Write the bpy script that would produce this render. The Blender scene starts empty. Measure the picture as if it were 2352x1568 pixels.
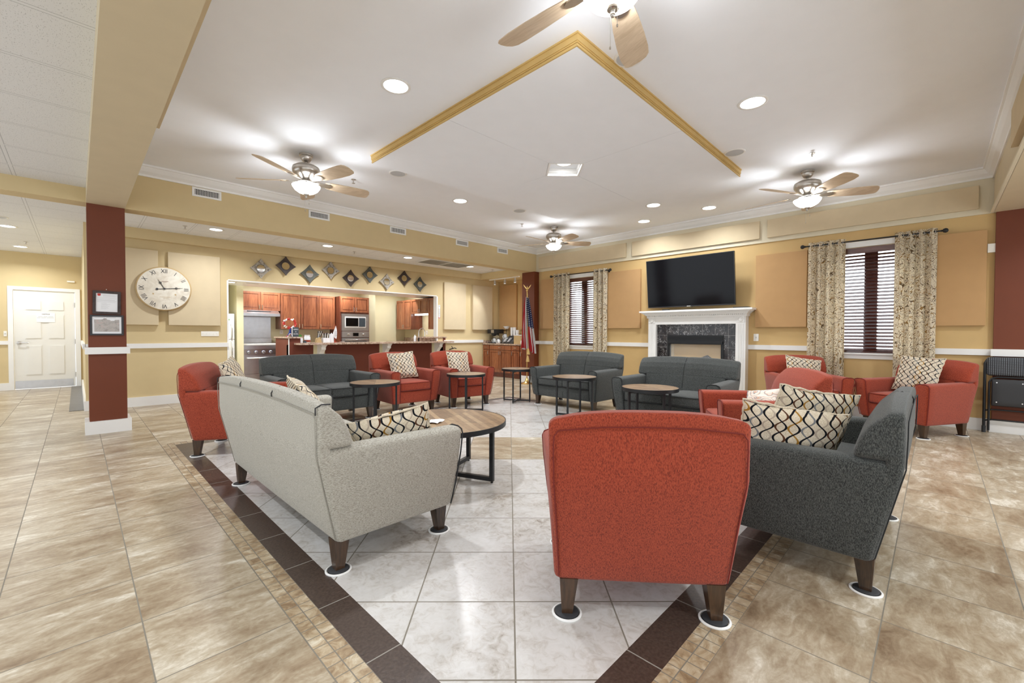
import bpy, bmesh, math, random
from math import sin, cos, pi, radians, atan2, hypot
from mathutils import Vector, Matrix
random.seed(7)
sc = bpy.context.scene
COL = sc.collection

# ------------------------------------------------------------------ camera
A0, PT, RO, F = radians(44.631), .0187, .00266, 986.6
fw = Vector((cos(A0)*cos(PT), sin(A0)*cos(PT), -sin(PT)))
rt = Vector((sin(A0), -cos(A0), 0)); up = rt.cross(fw)
r2 = rt*cos(RO)+up*sin(RO); u2 = up*cos(RO)-rt*sin(RO)
cam = bpy.data.objects.new('camera', bpy.data.cameras.new('camera')); COL.objects.link(cam)
cam.data.sensor_fit = 'HORIZONTAL'; cam.data.sensor_width = 36
cam.data.lens = F*36/2352; cam.data.clip_start = .02
M = Matrix((r2, u2, -fw)).transposed().to_4x4(); M.translation = Vector((0, 0, 1.12))
cam.matrix_world = M; sc.camera = cam

# ------------------------------------------------------------------ world, exposure
w = bpy.data.worlds.new('daylight'); sc.world = w; w.use_nodes = True
bg = w.node_tree.nodes['Background']; bg.inputs[0].default_value = (.90, .95, 1, 1); bg.inputs[1].default_value = 1.6
_t = w.node_tree; _tc = _t.nodes.new('ShaderNodeTexCoord'); _sp = _t.nodes.new('ShaderNodeSeparateXYZ'); _mr = _t.nodes.new('ShaderNodeMapRange')
_t.links.new(_tc.outputs['Generated'], _sp.inputs[0]); _t.links.new(_sp.outputs[0], _mr.inputs[0])   # the bright half of the sky lies beyond the windows
for _i, _v in ((1, .15), (2, .6), (3, 1.5), (4, 4.5)): _mr.inputs[_i].default_value = _v
_t.links.new(_mr.outputs[0], bg.inputs[1])
sc.view_settings.view_transform = 'Standard'; sc.view_settings.look = 'None'
sc.view_settings.exposure = 0.2; sc.view_settings.gamma = 1; sc.view_settings.use_curve_mapping = False
sc.cycles.use_denoising = True; sc.cycles.max_bounces = 8; sc.cycles.diffuse_bounces = 5
sc.cycles.glossy_bounces = 3; sc.cycles.transmission_bounces = 4; sc.cycles.sample_clamp_indirect = 6
sc.cycles.use_adaptive_sampling = True; sc.cycles.adaptive_threshold = .02
sc.cycles.caustics_reflective = False; sc.cycles.caustics_refractive = False
P_DOWN, P_FAN, P_STRIP, P_TRACK, P_KIT = 24, 44, 18, 5, 20
LAMP = (.925, .96, 1)

# ------------------------------------------------------------------ material helpers
def s2l(c): return tuple((x/12.92 if x <= .04045 else ((x+.055)/1.055)**2.4) for x in c)
def rgb(r, g, b): return s2l((r/255, g/255, b/255))+(1,)
class N:
    def __init__(s, name):
        s.m = bpy.data.materials.new(name); s.m.use_nodes = True; s.t = s.m.node_tree
        s.b = s.t.nodes['Principled BSDF']
    def n(s, t, **k):
        x = s.t.nodes.new(t)
        for a, v in k.items(): setattr(x, a, v)
        return x
    def l(s, a, b): s.t.links.new(a, b)
    def put(s, sock, v):
        if hasattr(v, 'is_linked') or hasattr(v, 'links'): s.l(v, sock)
        else: sock.default_value = v
    def math(s, op, a, b=None, c=None):
        x = s.n('ShaderNodeMath', operation=op)
        for i, v in enumerate((a, b, c)):
            if v is not None: s.put(x.inputs[i], v)
        return x.outputs[0]
    def obj(s): return s.n('ShaderNodeTexCoord').outputs['Object']
    def uv(s): return s.n('ShaderNodeTexCoord').outputs['UV']
    def sep(s, v):
        x = s.n('ShaderNodeSeparateXYZ'); s.l(v, x.inputs[0]); return x.outputs
    def com(s, a, b, c):
        x = s.n('ShaderNodeCombineXYZ')
        for i, v in enumerate((a, b, c)): s.put(x.inputs[i], v)
        return x.outputs[0]
    def map(s, v, scale=(1, 1, 1), rot=(0, 0, 0), loc=(0, 0, 0)):
        x = s.n('ShaderNodeMapping'); s.l(v, x.inputs[0])
        x.inputs['Scale'].default_value = scale; x.inputs['Rotation'].default_value = rot; x.inputs['Location'].default_value = loc
        return x.outputs[0]
    def noise(s, v, scale, detail=3, dist=0, rough=.5):
        x = s.n('ShaderNodeTexNoise'); s.l(v, x.inputs['Vector'])
        x.inputs['Scale'].default_value = scale; x.inputs['Detail'].default_value = detail
        x.inputs['Distortion'].default_value = dist; x.inputs['Roughness'].default_value = rough
        return x.outputs['Fac']
    def ramp(s, f, stops, interp='LINEAR'):
        x = s.n('ShaderNodeValToRGB'); s.l(f, x.inputs[0]); x.color_ramp.interpolation = interp
        el = x.color_ramp.elements
        while len(el) < len(stops): el.new(.5)
        for e, (p, c) in zip(el, stops): e.position = p; e.color = c
        return x.outputs[0]
    def mix(s, f, a, b, bt='MIX'):
        x = s.n('ShaderNodeMix', data_type='RGBA', blend_type=bt)
        s.put(x.inputs[0], f); s.put(x.inputs[6], a); s.put(x.inputs[7], b); return x.outputs[2]
    def bump(s, h, strength=.2, dist=.002):
        x = s.n('ShaderNodeBump'); s.l(h, x.inputs['Height']); x.inputs['Strength'].default_value = strength
        x.inputs['Distance'].default_value = dist; s.l(x.outputs[0], s.b.inputs['Normal'])
    def set(s, col=None, rough=None, metal=None, spec=None, coat=None):
        for k, v in (('Base Color', col), ('Roughness', rough), ('Metallic', metal), ('Specular IOR Level', spec), ('Coat Weight', coat)):
            if v is not None: s.put(s.b.inputs[k], v)
        return s.m

def plain(name, col, rough=.5, metal=0, spec=.5, var=.05, scale=6, bump=0, bscale=200, coat=0):
    n = N(name); o = n.obj(); f = n.noise(o, scale, 4)
    c = n.ramp(f, [(.3, tuple(x*(1-var) for x in col[:3])+(1,)), (.7, tuple(min(1, x*(1+var)) for x in col[:3])+(1,))])
    if bump: n.bump(n.noise(o, bscale, 3), bump, .001)
    return n.set(c, rough, metal, spec, coat)
def glow(name, col, strength):
    n = N(name); n.b.inputs['Emission Color'].default_value = col+(1,) if len(col) == 3 else col
    n.b.inputs['Emission Strength'].default_value = strength
    return n.set((.9, .9, .9, 1), .4)
def fabric(name, c1, c2, c3, scale=260, stretch=(1, 1, .35), bump=.35):
    n = N(name); o = n.obj(); v = n.map(o, stretch)
    f = n.noise(v, scale, 2, 0, .7); g = n.noise(o, 5, 4)
    a = n.ramp(f, [(.36, c3), (.47, c1), (.6, c2)])
    b = n.mix(n.math('MULTIPLY', g, .35), a, n.mix(.6, a, c2))
    n.bump(f, bump, .0015)
    m = n.set(b, .93, 0, .2); n.b.inputs['Sheen Weight'].default_value = .15; n.b.inputs['Sheen Roughness'].default_value = .6
    return m
def wood(name, c1, c2, rough=.35, axis=2, scale=9, coat=.1):
    n = N(name); s = [1, 1, 1]; s[axis] = .12; v = n.map(n.obj(), tuple(s))
    f = n.noise(v, scale*6, 5, 1.2, .6); g = n.noise(v, scale, 3, .5)
    f2 = n.math('ADD', n.math('MULTIPLY', f, .6), n.math('MULTIPLY', g, .4))
    n.bump(f, .08, .001)
    return n.set(n.ramp(f2, [(.38, c1), (.62, c2)]), rough, 0, .5, coat)

MT = {}
MT['wall'] = plain('wall_paint', rgb(210, 190, 146), .75, bump=.05, bscale=400, var=.02)
MT['wall_fire'] = plain('wall_paint_gold', rgb(203, 172, 118), .75, bump=.05, bscale=400, var=.02)
MT['band'] = plain('wall_paint_light', rgb(216, 207, 182), .75, var=.02)
MT['kitchen'] = plain('kitchen_paint', rgb(222, 214, 178), .7, var=.02)
MT['beam'] = plain('beam_paint', rgb(206, 192, 162), .75, var=.02)
MT['red'] = plain('column_paint', rgb(108, 50, 22), .6, var=.03)
MT['redbar'] = plain('bar_paint', rgb(104, 46, 27), .6, var=.03)
MT['white'] = plain('white_trim', rgb(236, 236, 234), .4, var=.01)
MT['ceil'] = plain('ceiling_paint', rgb(240, 243, 248), .85, var=.01)
MT['panel'] = plain('acoustic_fabric', rgb(207, 190, 158), .95, var=.03, bump=.2, bscale=500)
MT['panelgold'] = plain('acoustic_fabric_gold', rgb(188, 150, 104), .95, var=.03, bump=.2, bscale=500)
MT['black'] = plain('black_metal', (.018, .019, .021, 1), .4, .3)
MT['blackp'] = plain('black_plastic', (.02, .02, .022, 1), .35)
MT['legw'] = wood('dark_leg_wood', (.018, .010, .006, 1), (.075, .038, .018, 1), .28, 2, 9, .3)
MT['rubber'] = plain('rubber_pad', (.03, .032, .036, 1), .7)
MT['nickel'] = plain('brushed_nickel', (.55, .52, .48, 1), .28, 1, var=.08, scale=30)
MT['steel'] = plain('stainless_steel', (.62, .63, .65, 1), .3, 1, var=.05, scale=12)
MT['chrome'] = plain('chrome', (.8, .8, .82, 1), .12, 1)
MT['gold'] = plain('gold_trim_paint', rgb(204, 172, 108), .55, var=.05)
MT['brass'] = plain('brass', (.75, .52, .2, 1), .25, 1)
MT['mirror'] = plain('mirror_glass', (.9, .9, .9, 1), .03, 1, var=0)
MT['screen'] = plain('screen_glass', (.003, .003, .004, 1), .1, 0, .22)
MT['paper'] = plain('paper', (.85, .86, .88, 1), .7, var=.02)
MT['plate'] = plain('white_plastic', rgb(238, 236, 228), .4, var=.01)
MT['ink'] = plain('ink', (.03, .03, .035, 1), .6)
MT['lens'] = glow('lit_lens', (1, .98, .95), 9)
MT['bowl'] = glow('lit_glass_bowl', (1, .95, .88), 5)
MT['blade'] = wood('blade_maple', rgb(188, 166, 138), rgb(212, 192, 166), .4, 0, 5, .2)
MT['cherry'] = wood('cherry_wood', rgb(118, 64, 40), rgb(166, 102, 66), .35, 2, 5, .3)
MT['cherryd'] = wood('cherry_wood_dark', rgb(98, 48, 32), rgb(130, 70, 48), .35, 2, 5, .3)
MT['blind'] = wood('mahogany_slat', rgb(72, 36, 30), rgb(98, 56, 46), .22, 1, 4, 1)
MT['door'] = plain('door_paint', rgb(232, 231, 226), .4, var=.01)
MT['linen'] = plain('white_cloth', (.8, .81, .83, 1), .8)
MT['glassc'] = plain('clear_plastic', (.75, .78, .8, 1), .15, var=.1)
MT['rag'] = plain('tan_cardboard', rgb(186, 160, 116), .8)
MT['redm'] = plain('red_paint', (.55, .03, .02, 1), .5)
MT['bluem'] = plain('blue_paint', (.02, .05, .25, 1), .5)
MT['green'] = plain('green_leaf', (.1, .3, .05, 1), .6)
MT['slate'] = plain('slate_board', (.05, .065, .08, 1), .7)
MT['grille'] = plain('speaker_cloth', rgb(192, 194, 196), .8)
MT['redfab'] = fabric('red_chair_fabric', rgb(142, 54, 33), rgb(162, 70, 45), rgb(102, 36, 23), 330)
MT['darkfab'] = fabric('charcoal_fabric', rgb(52, 55, 55), rgb(88, 91, 88), rgb(22, 24, 25), 360)
MT['greyfab'] = fabric('grey_sofa_fabric', rgb(160, 156, 145), rgb(182, 179, 169), rgb(132, 127, 115), 380, (.3, .3, 1.2))
MT['redpipe'] = plain('red_piping', rgb(112, 30, 20), .8)
MT['darkpipe'] = plain('charcoal_piping', rgb(34, 36, 37), .8)
MT['greypipe'] = plain('grey_piping', rgb(150, 147, 137), .8)
MT['blackpipe'] = plain('black_piping', (.01, .01, .012, 1), .6)

def grid_line(n, a, pitch, off, w):
    """1 inside the joint, 0 on the tile; and the tile index"""
    q = n.math('DIVIDE', n.math('SUBTRACT', a, off), pitch)
    fr = n.math('FRACT', q); idx = n.math('FLOOR', q)
    d = n.math('MINIMUM', fr, n.math('SUBTRACT', 1, fr))
    return n.math('LESS_THAN', d, w/pitch/2), idx
def tile_mat(name, px, py, ox, oy, jw, colfn, grout, rough=.3, rot=0, bump=.25):
    n = N(name); o = n.obj()
    v = n.map(o, (1, 1, 1), (0, 0, rot)) if rot else o
    X, Y, Z = n.sep(v)
    gx, ix = grid_line(n, X, px, ox, jw); gy, iy = grid_line(n, Y, py, oy, jw)
    g = n.math('MAXIMUM', gx, gy)
    wn = n.n('ShaderNodeTexWhiteNoise'); n.l(n.com(ix, iy, 0), wn.inputs['Vector'])
    off = n.n('ShaderNodeVectorMath', operation='SCALE'); n.l(wn.outputs['Color'], off.inputs[0]); off.inputs['Scale'].default_value = 9
    add = n.n('ShaderNodeVectorMath', operation='ADD'); n.l(v, add.inputs[0]); n.l(off.outputs[0], add.inputs[1])
    c, h = colfn(n, add.outputs[0], wn.outputs['Value'])
    n.bump(n.math('SUBTRACT', h, n.math('MULTIPLY', g, .8)), bump, .003)
    return n.set(n.mix(g, c, grout), n.mix(g, (rough,)*3+(1,), (.8, .8, .8, 1)), 0, .45)
def c_tan(n, v, r):
    a = n.noise(n.map(v, (1, 2.1, 1), (0, 0, .2)), 2.2, 8, .5, .66)
    b = n.noise(n.map(v, (1, 2.4, 1), (0, 0, .25)), 8, 7, .9, .7)
    c = n.noise(v, 60, 4)
    f = n.math('ADD', n.math('ADD', n.math('MULTIPLY', a, .55), n.math('MULTIPLY', b, .4)), n.math('MULTIPLY', c, .1))
    f = n.math('ADD', f, n.math('MULTIPLY', n.math('SUBTRACT', r, .5), .05))
    return n.ramp(f, [(.36, rgb(124, 103, 80)), (.44, rgb(148, 129, 105)), (.51, rgb(166, 150, 126)), (.58, rgb(186, 174, 153)), (.66, rgb(218, 211, 196))]), b
def c_mos(n, v, r):
    b = n.noise(v, 14, 6, 1.5, .65)
    f = n.math('ADD', b, n.math('MULTIPLY', n.math('SUBTRACT', r, .5), .16))
    return n.ramp(f, [(.32, rgb(136, 112, 84)), (.48, rgb(170, 149, 119)), (.6, rgb(190, 174, 147)), (.72, rgb(212, 203, 182))]), b
def c_brown(n, v, r):
    b = n.noise(v, 90, 3)
    return n.ramp(b, [(.3, rgb(62, 50, 44)), (.7, rgb(84, 70, 62))]), b
def c_white(n, v, r):
    a = n.noise(v, 3, 6, 1.2, .6); b = n.noise(v, 22, 6, 1.2, .65)
    f = n.math('ADD', n.math('MULTIPLY', a, .5), n.math('MULTIPLY', b, .5))
    f = n.math('ADD', f, n.math('MULTIPLY', n.math('SUBTRACT', r, .5), .05))
    return n.ramp(f, [(.34, rgb(158, 150, 140)), (.42, rgb(190, 185, 179)), (.52, rgb(206, 204, 201)), (.7, rgb(216, 215, 214))]), b
GR = rgb(128, 122, 110)
MT['f_tan'] = tile_mat('floor_travertine', .4075, .4075, .1655, .1355, .0045, c_tan, GR, .3)
MT['f_mos'] = tile_mat('floor_mosaic', .0518, .06, .5735, .531, .004, c_mos, GR, .45, bump=.5)
MT['f_brown'] = tile_mat('floor_brown_tile', .4075, .4075, .1355, .1355, .005, c_brown, rgb(150, 146, 138), .35)
MT['f_white'] = tile_mat('floor_pale_tile', .4061, .4061, .0236, 1.3676, .006, c_white, GR, .22, rot=pi/4)
MT['f_ins'] = tile_mat('floor_insert_tile', .4061, .4061, .0236, 1.3676, .005, c_tan, GR, .3, rot=pi/4)
MT['mat'] = plain('grey_mat', rgb(128, 124, 118), .8)

def acoustic(name, px, py, ox, oy):
    n = N(name); o = n.obj(); X, Y, Z = n.sep(o)
    gx, ix = grid_line(n, X, px, ox, .022); gy, iy = grid_line(n, Y, py, oy, .022); g = n.math('MAXIMUM', gx, gy)
    p = n.noise(n.map(o, (1, .35, 1), (0, 0, .7)), 210, 2)
    hole = n.math('LESS_THAN', p, .37)
    hole = n.math('MULTIPLY', hole, n.math('SUBTRACT', 1, g))
    c = n.mix(n.math('MULTIPLY', hole, .35), rgb(226, 227, 228), rgb(120, 120, 120))
    ex, _ = grid_line(n, X, px, ox, .032); ey, _ = grid_line(n, Y, py, oy, .032)
    edge = n.math('SUBTRACT', n.math('MAXIMUM', ex, ey), g)
    c = n.mix(n.math('MULTIPLY', edge, .5), c, rgb(120, 122, 124))
    return n.set(c, .85)
MT['tileh'] = acoustic('ceiling_tile_hall', 1.22, .61, -.42, .06)
MT['tilek'] = acoustic('ceiling_tile_kitchen', .56, .61, .669, 8.08)

def granite():
    n = N('granite'); o = n.obj(); a = n.noise(o, 60, 5, 0, .7); b = n.noise(o, 18, 4)
    f = n.math('ADD', n.math('MULTIPLY', a, .7), n.math('MULTIPLY', b, .3))
    return n.set(n.ramp(f, [(.36, rgb(84, 66, 56)), (.46, rgb(168, 140, 120)), (.56, rgb(204, 182, 164)), (.66, rgb(226, 214, 202))]), .2)
MT['granite'] = granite()
def marble():
    n = N('black_marble'); o = n.obj(); X, Y, Z = n.sep(o)
    gy, iy = grid_line(n, Y, .205, .075, .004); gz, iz = grid_line(n, Z, .2, .095, .004); g = n.math('MAXIMUM', gy, gz)
    wn = n.n('ShaderNodeTexWhiteNoise'); n.l(n.com(iy, iz, 0), wn.inputs['Vector'])
    ad = n.n('ShaderNodeVectorMath', operation='ADD'); n.l(o, ad.inputs[0]); n.l(wn.outputs['Color'], ad.inputs[1])
    a = n.noise(ad.outputs[0], 9, 5, 2.2, .6); d = n.math('ABSOLUTE', n.math('SUBTRACT', a, .5))
    b = n.noise(ad.outputs[0], 6, 3); vein = n.math('MULTIPLY', n.math('LESS_THAN', d, .009), n.math('GREATER_THAN', b, .5))
    base = n.ramp(n.noise(ad.outputs[0], 14, 5), [(.35, (.012, .011, .013, 1)), (.65, (.045, .038, .036, 1))])
    c = n.mix(n.math('MULTIPLY', vein, .85), base, (.6, .6, .6, 1)); c = n.mix(g, c, (.25, .24, .23, 1))
    return n.set(c, .12)
MT['marble'] = marble()
def herringbone():
    n = N('herringbone_top'); o = n.obj(); X, Y, Z = n.sep(o)
    ax, ay = n.math('ABSOLUTE', X), n.math('ABSOLUTE', Y)
    s = n.math('SUBTRACT', ax, ay); q = n.math('DIVIDE', n.math('ADD', n.math('ADD', ax, ay), 0), .062)
    s2 = n.math('GREATER_THAN', n.math('MULTIPLY', X, Y), 0)
    t = n.math('ADD', n.math('MULTIPLY', s2, n.math('SUBTRACT', ax, n.math('MULTIPLY', ay, .999))), n.math('MULTIPLY', n.math('SUBTRACT', 1, s2), n.math('ADD', ax, ay)))
    q = n.math('DIVIDE', t, .062); fr = n.math('FRACT', q); idx = n.math('FLOOR', q)
    j = n.math('LESS_THAN', fr, .045)
    cr = n.math('MAXIMUM', n.math('LESS_THAN', ax, .003), n.math('LESS_THAN', ay, .003))
    wn = n.n('ShaderNodeTexWhiteNoise'); n.l(n.com(idx, s2, n.math('GREATER_THAN', X, 0)), wn.inputs['Vector'])
    g = n.noise(n.map(o, (1, 1, 1), (0, 0, .78)), 26, 5, 1)
    f = n.math('ADD', n.math('MULTIPLY', wn.outputs['Value'], .45), n.math('MULTIPLY', g, .55))
    c = n.ramp(f, [(.25, rgb(104, 80, 58)), (.5, rgb(140, 112, 82)), (.75, rgb(164, 138, 106))])
    c = n.mix(n.math('MULTIPLY', n.math('MAXIMUM', j, cr), .7), c, rgb(60, 45, 34))
    return n.set(c, .38, 0, .5)
MT['herring'] = herringbone()

def chain(name):
    """cream cushion cloth with interlocking black and coloured wavy cords (UV in metres)"""
    n = N(name); U, V, _ = n.sep(n.uv()); p = .058
    def cords(sh, sgn):
        q = n.math('DIVIDE', n.math('ADD', U, sh), p); i = n.math('FLOOR', q)
        x = n.math('MULTIPLY', n.math('SUBTRACT', n.math('FRACT', q), .5), p)
        a = n.math('MULTIPLY', n.math('SINE', n.math('MULTIPLY', V, 2*pi/.115)), sgn*p*.42)
        return n.math('ABSOLUTE', n.math('SUBTRACT', x, a)), i
    d1, i1 = cords(0, 1); d2, i2 = cords(0, -1)
    base = n.ramp(n.noise(n.obj(), 260, 2), [(.35, rgb(196, 182, 156)), (.65, rgb(226, 216, 198))])
    k = n.math('FRACT', n.math('MULTIPLY', n.math('ADD', i2, .5), .25))
    cc = n.ramp(k, [(0, rgb(120, 122, 124)), (.25, rgb(158, 116, 48)), (.5, rgb(84, 52, 34)), (.75, rgb(176, 162, 146))], 'CONSTANT')
    c = n.mix(n.math('LESS_THAN', d2, .0050), base, cc)
    c = n.mix(n.math('LESS_THAN', d1, .0052), c, rgb(18, 20, 26))
    n.bump(n.noise(n.obj(), 300, 2), .3, .001)
    return n.set(c, .9, 0, .2)
MT['chain'] = chain('chain_cloth')
def floral():
    n = N('floral_cloth'); v = n.uv()
    vo = n.n('ShaderNodeTexVoronoi'); n.l(v, vo.inputs['Vector']); vo.inputs['Scale'].default_value = 11
    r = n.math('MULTIPLY', vo.outputs['Distance'], 5); f = n.math('FRACT', n.math('ADD', r, n.noise(v, 30, 2)))
    c = n.ramp(f, [(0, rgb(226, 216, 204)), (.45, rgb(226, 216, 204)), (.55, rgb(196, 120, 60)), (.62, rgb(226, 216, 204)), (.8, rgb(110, 110, 120)), (.9, rgb(226, 216, 204))])
    return n.set(c, .9)
MT['floral'] = floral()
def paisley():
    n = N('paisley_curtain'); v = n.map(n.uv(), (1, .8, 1))
    a = n.noise(v, 8, 1, 2.6, .4)
    f = n.math('FRACT', n.math('MULTIPLY', a, 6))
    line = n.math('LESS_THAN', f, .24); k = n.noise(v, 5, 1)
    c2 = n.mix(n.math('GREATER_THAN', n.noise(v, 24, 1, .5), .5), rgb(128, 108, 82), rgb(186, 152, 98))
    c = n.mix(line, rgb(252, 243, 222), c2)
    b = n.math('LESS_THAN', n.math('ABSOLUTE', n.math('SUBTRACT', n.noise(v, 30, 2, 1.5), .5)), .02)
    c = n.mix(n.math('MULTIPLY', b, .5), c, rgb(140, 128, 104))
    m = n.set(c, .85, 0, .2)
    return m
MT['paisley'] = paisley()
def flagmat():
    n = N('flag_cloth'); U, V, _ = n.sep(n.uv())
    st = n.math('LESS_THAN', n.math('FRACT', n.math('MULTIPLY', U, 6.5)), .5)
    c = n.mix(st, (.8, .8, .8, 1), (.5, .02, .03, 1))
    can = n.math('MULTIPLY', n.math('GREATER_THAN', V, .42), n.math('GREATER_THAN', U, .44))
    q = n.math('SUBTRACT', n.math('FRACT', n.math('MULTIPLY', U, 12)), .5); r = n.math('SUBTRACT', n.math('FRACT', n.math('MULTIPLY', V, 26)), .5)
    star = n.math('LESS_THAN', n.math('ADD', n.math('MULTIPLY', q, q), n.math('MULTIPLY', r, r)), .05)
    c = n.mix(can, c, n.mix(star, (.015, .025, .12, 1), (.8, .8, .8, 1)))
    return n.set(c, .75)
MT['flag'] = flagmat()
def clockface():
    n = N('clock_face'); o = n.obj(); X, Y, Z = n.sep(o)
    r = n.math('SQRT', n.math('ADD', n.math('MULTIPLY', X, X), n.math('MULTIPLY', Z, Z)))
    a = n.noise(o, 7, 6, 1, .65); e = n.math('ADD', n.math('MULTIPLY', n.math('SUBTRACT', r, .25), 3.2), n.math('MULTIPLY', n.math('SUBTRACT', a, .5), 1.6))
    c = n.ramp(a, [(.35, rgb(206, 196, 178)), (.6, rgb(228, 222, 208))])
    return n.set(n.mix(n.math('MULTIPLY', n.math('GREATER_THAN', e, .55), .55), c, rgb(176, 140, 104)), .6)
MT['clock'] = clockface()
def distressed(name, c1, c2):
    n = N(name); f = n.noise(n.obj(), 28, 5, .5, .7)
    return n.set(n.ramp(f, [(.4, c2), (.5, c1)]), .6)
MT['m_grey'] = distressed('distressed_grey_frame', rgb(168, 160, 148), rgb(96, 88, 78))
MT['m_brown'] = distressed('dark_brown_frame', rgb(62, 50, 46), rgb(48, 36, 34))
MT['m_green'] = distressed('slate_green_frame', rgb(78, 80, 72), rgb(58, 60, 54))
def dotted():
    n = N('dotted_vinyl'); X, Y, Z = n.sep(n.obj())
    a = n.math('SUBTRACT', n.math('FRACT', n.math('DIVIDE', Y, .016)), .5); b = n.math('SUBTRACT', n.math('FRACT', n.math('DIVIDE', Z, .012)), .5)
    d = n.math('LESS_THAN', n.math('ADD', n.math('MULTIPLY', a, a), n.math('MULTIPLY', b, b)), .05)
    return n.set(n.mix(d, (.018, .02, .025, 1), (.3, .33, .36, 1)), .6)
MT['dots'] = dotted()
def mapprint():
    n = N('map_print'); o = n.obj(); f = n.noise(o, 22, 6, .8, .7)
    return n.set(n.ramp(f, [(.35, rgb(150, 142, 138)), (.55, rgb(184, 180, 176)), (.7, rgb(196, 160, 156))], 'LINEAR'), .6)
MT['map'] = mapprint()
gn = N('window_glass'); gn.set((.9, .95, 1, 1), .03)
tb = gn.n('ShaderNodeBsdfTransparent'); mx = gn.n('ShaderNodeMixShader'); mx.inputs[0].default_value = .09
gn.l(tb.outputs[0], mx.inputs[1]); gn.l(gn.b.outputs[0], mx.inputs[2]); gn.l(mx.outputs[0], gn.t.nodes['Material Output'].inputs[0]); MT['glass'] = gn.m

# ------------------------------------------------------------------ mesh helpers
class MB:
    def __init__(s): s.bm = bmesh.new(); s.uvl = None; s.smooth = False
    def box(s, x0, x1, y0, y1, z0, z1, mi=0):
        v = [s.bm.verts.new((x, y, z)) for x in (min(x0, x1), max(x0, x1)) for y in (min(y0, y1), max(y0, y1)) for z in (min(z0, z1), max(z0, z1))]
        for f in ((0, 1, 3, 2), (4, 6, 7, 5), (0, 4, 5, 1), (2, 3, 7, 6), (0, 2, 6, 4), (1, 5, 7, 3)):
            q = s.bm.faces.new([v[i] for i in f]); q.material_index = mi
        return s
    def hexa(s, pts):
        v = [s.bm.verts.new(p) for p in pts]   # bottom 4 ccw, top 4 ccw
        for f in ((3, 2, 1, 0), (4, 5, 6, 7), (0, 1, 5, 4), (1, 2, 6, 5), (2, 3, 7, 6), (3, 0, 4, 7)): s.bm.faces.new([v[i] for i in f])
        return s
    def prism(s, poly, fn, a, b):
        """poly 2D points, fn(u,v,w)->xyz, extruded w from a to b"""
        n = len(poly); A = [s.bm.verts.new(fn(u, v, a)) for u, v in poly]; B = [s.bm.verts.new(fn(u, v, b)) for u, v in poly]
        s.bm.faces.new(A); s.bm.faces.new(B[::-1])
        for i in range(n): s.bm.faces.new((A[i], B[i], B[(i+1) % n], A[(i+1) % n]))
        return s
    def lathe(s, prof, c=(0, 0, 0), seg=24, axis='z'):
        rings = []
        for r, h in prof:
            ring = []
            for k in range(seg):
                a = 2*pi*k/seg; x, y = r*cos(a), r*sin(a)
                p = (x, y, h) if axis == 'z' else ((h, x, y) if axis == 'x' else (x, h, y))
                ring.append(s.bm.verts.new((p[0]+c[0], p[1]+c[1], p[2]+c[2])))
            rings.append(ring)
        for a, b in zip(rings, rings[1:]):
            for k in range(seg): s.bm.faces.new((a[k], a[(k+1) % seg], b[(k+1) % seg], b[k]))
        if tuple(prof[0]) != tuple(prof[-1]): s.bm.faces.new(rings[0][::-1]); s.bm.faces.new(rings[-1])
        s.smooth = True; return s
    def cyl(s, c, r, h, seg=20, axis='z', r2=None):
        return s.lathe([(r, 0), (r2 if r2 is not None else r, h)], c, seg, axis)
    def tube(s, pts, r, seg=8, closed=False):
        pts = [Vector(p) for p in pts]; n = len(pts); rings = []
        for i, p in enumerate(pts):
            if closed: d = pts[(i+1) % n]-pts[i-1]
            else: d = pts[min(i+1, n-1)]-pts[max(i-1, 0)]
            d.normalize(); a = d.orthogonal().normalized() if not rings else None
            if a is None:
                a = la-d*la.dot(d)
                a = a.normalized() if a.length > 1e-5 else d.orthogonal().normalized()
            la = a; b = d.cross(a)
            rings.append([s.bm.verts.new(p+(a*cos(2*pi*k/seg)+b*sin(2*pi*k/seg))*r) for k in range(seg)])
        m = n if closed else n-1
        for i in range(m):
            A, B = rings[i], rings[(i+1) % n]
            for k in range(seg): s.bm.faces.new((A[k], A[(k+1) % seg], B[(k+1) % seg], B[k]))
        if not closed: s.bm.faces.new(rings[0][::-1]); s.bm.faces.new(rings[-1])
        s.smooth = True; return s
    def soft(s, x0, x1, y0, y1, z0, z1, r, warp=None, n=6, k=3):
        """rounded box, surface on a grid, each vertex passed through warp(x,y,z)"""
        h = ((x1-x0)/2, (y1-y0)/2, (z1-z0)/2); c = ((x1+x0)/2, (y1+y0)/2, (z1+z0)/2); r = min(r, *h)
        ax = []
        for a in h:
            t = [-a+r*(1-cos(pi/2*i/k)) for i in range(k)]+[(-a+r)+(2*a-2*r)*i/n for i in range(n+1)]
            t += [a-r*(1-cos(pi/2*i/k)) for i in range(k-1, -1, -1)]; ax.append(t)
        cache = {}
        def V(p):
            q = tuple(round(v, 6) for v in p)
            if q not in cache:
                P = Vector(p); inn = Vector([max(-h[i]+r, min(h[i]-r, p[i])) for i in range(3)]); d = P-inn
                if d.length > 1e-9:
                    m = max(abs(x) for x in d)
                    P = inn+d.normalized()*min(r, m if m < r else r)
                P = P+Vector(c)
                if warp: P = Vector(warp(*P))
                cache[q] = s.bm.verts.new(P)
            return cache[q]
        for i in range(3):
            j, l = (i+1) % 3, (i+2) % 3
            for sg in (-1, 1):
                for a, b in zip(ax[j], ax[j][1:]):
                    for e, f in zip(ax[l], ax[l][1:]):
                        q = []
                        for (u, v) in ((a, e), (b, e), (b, f), (a, f)):
                            p = [0, 0, 0]; p[i] = sg*h[i]; p[j] = u; p[l] = v; q.append(V(p))
                        if sg < 0: q = q[::-1]
                        if len(set(q)) == 4:
                            try: s.bm.faces.new(q)
                            except ValueError: pass
        s.smooth = True; return s
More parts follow.
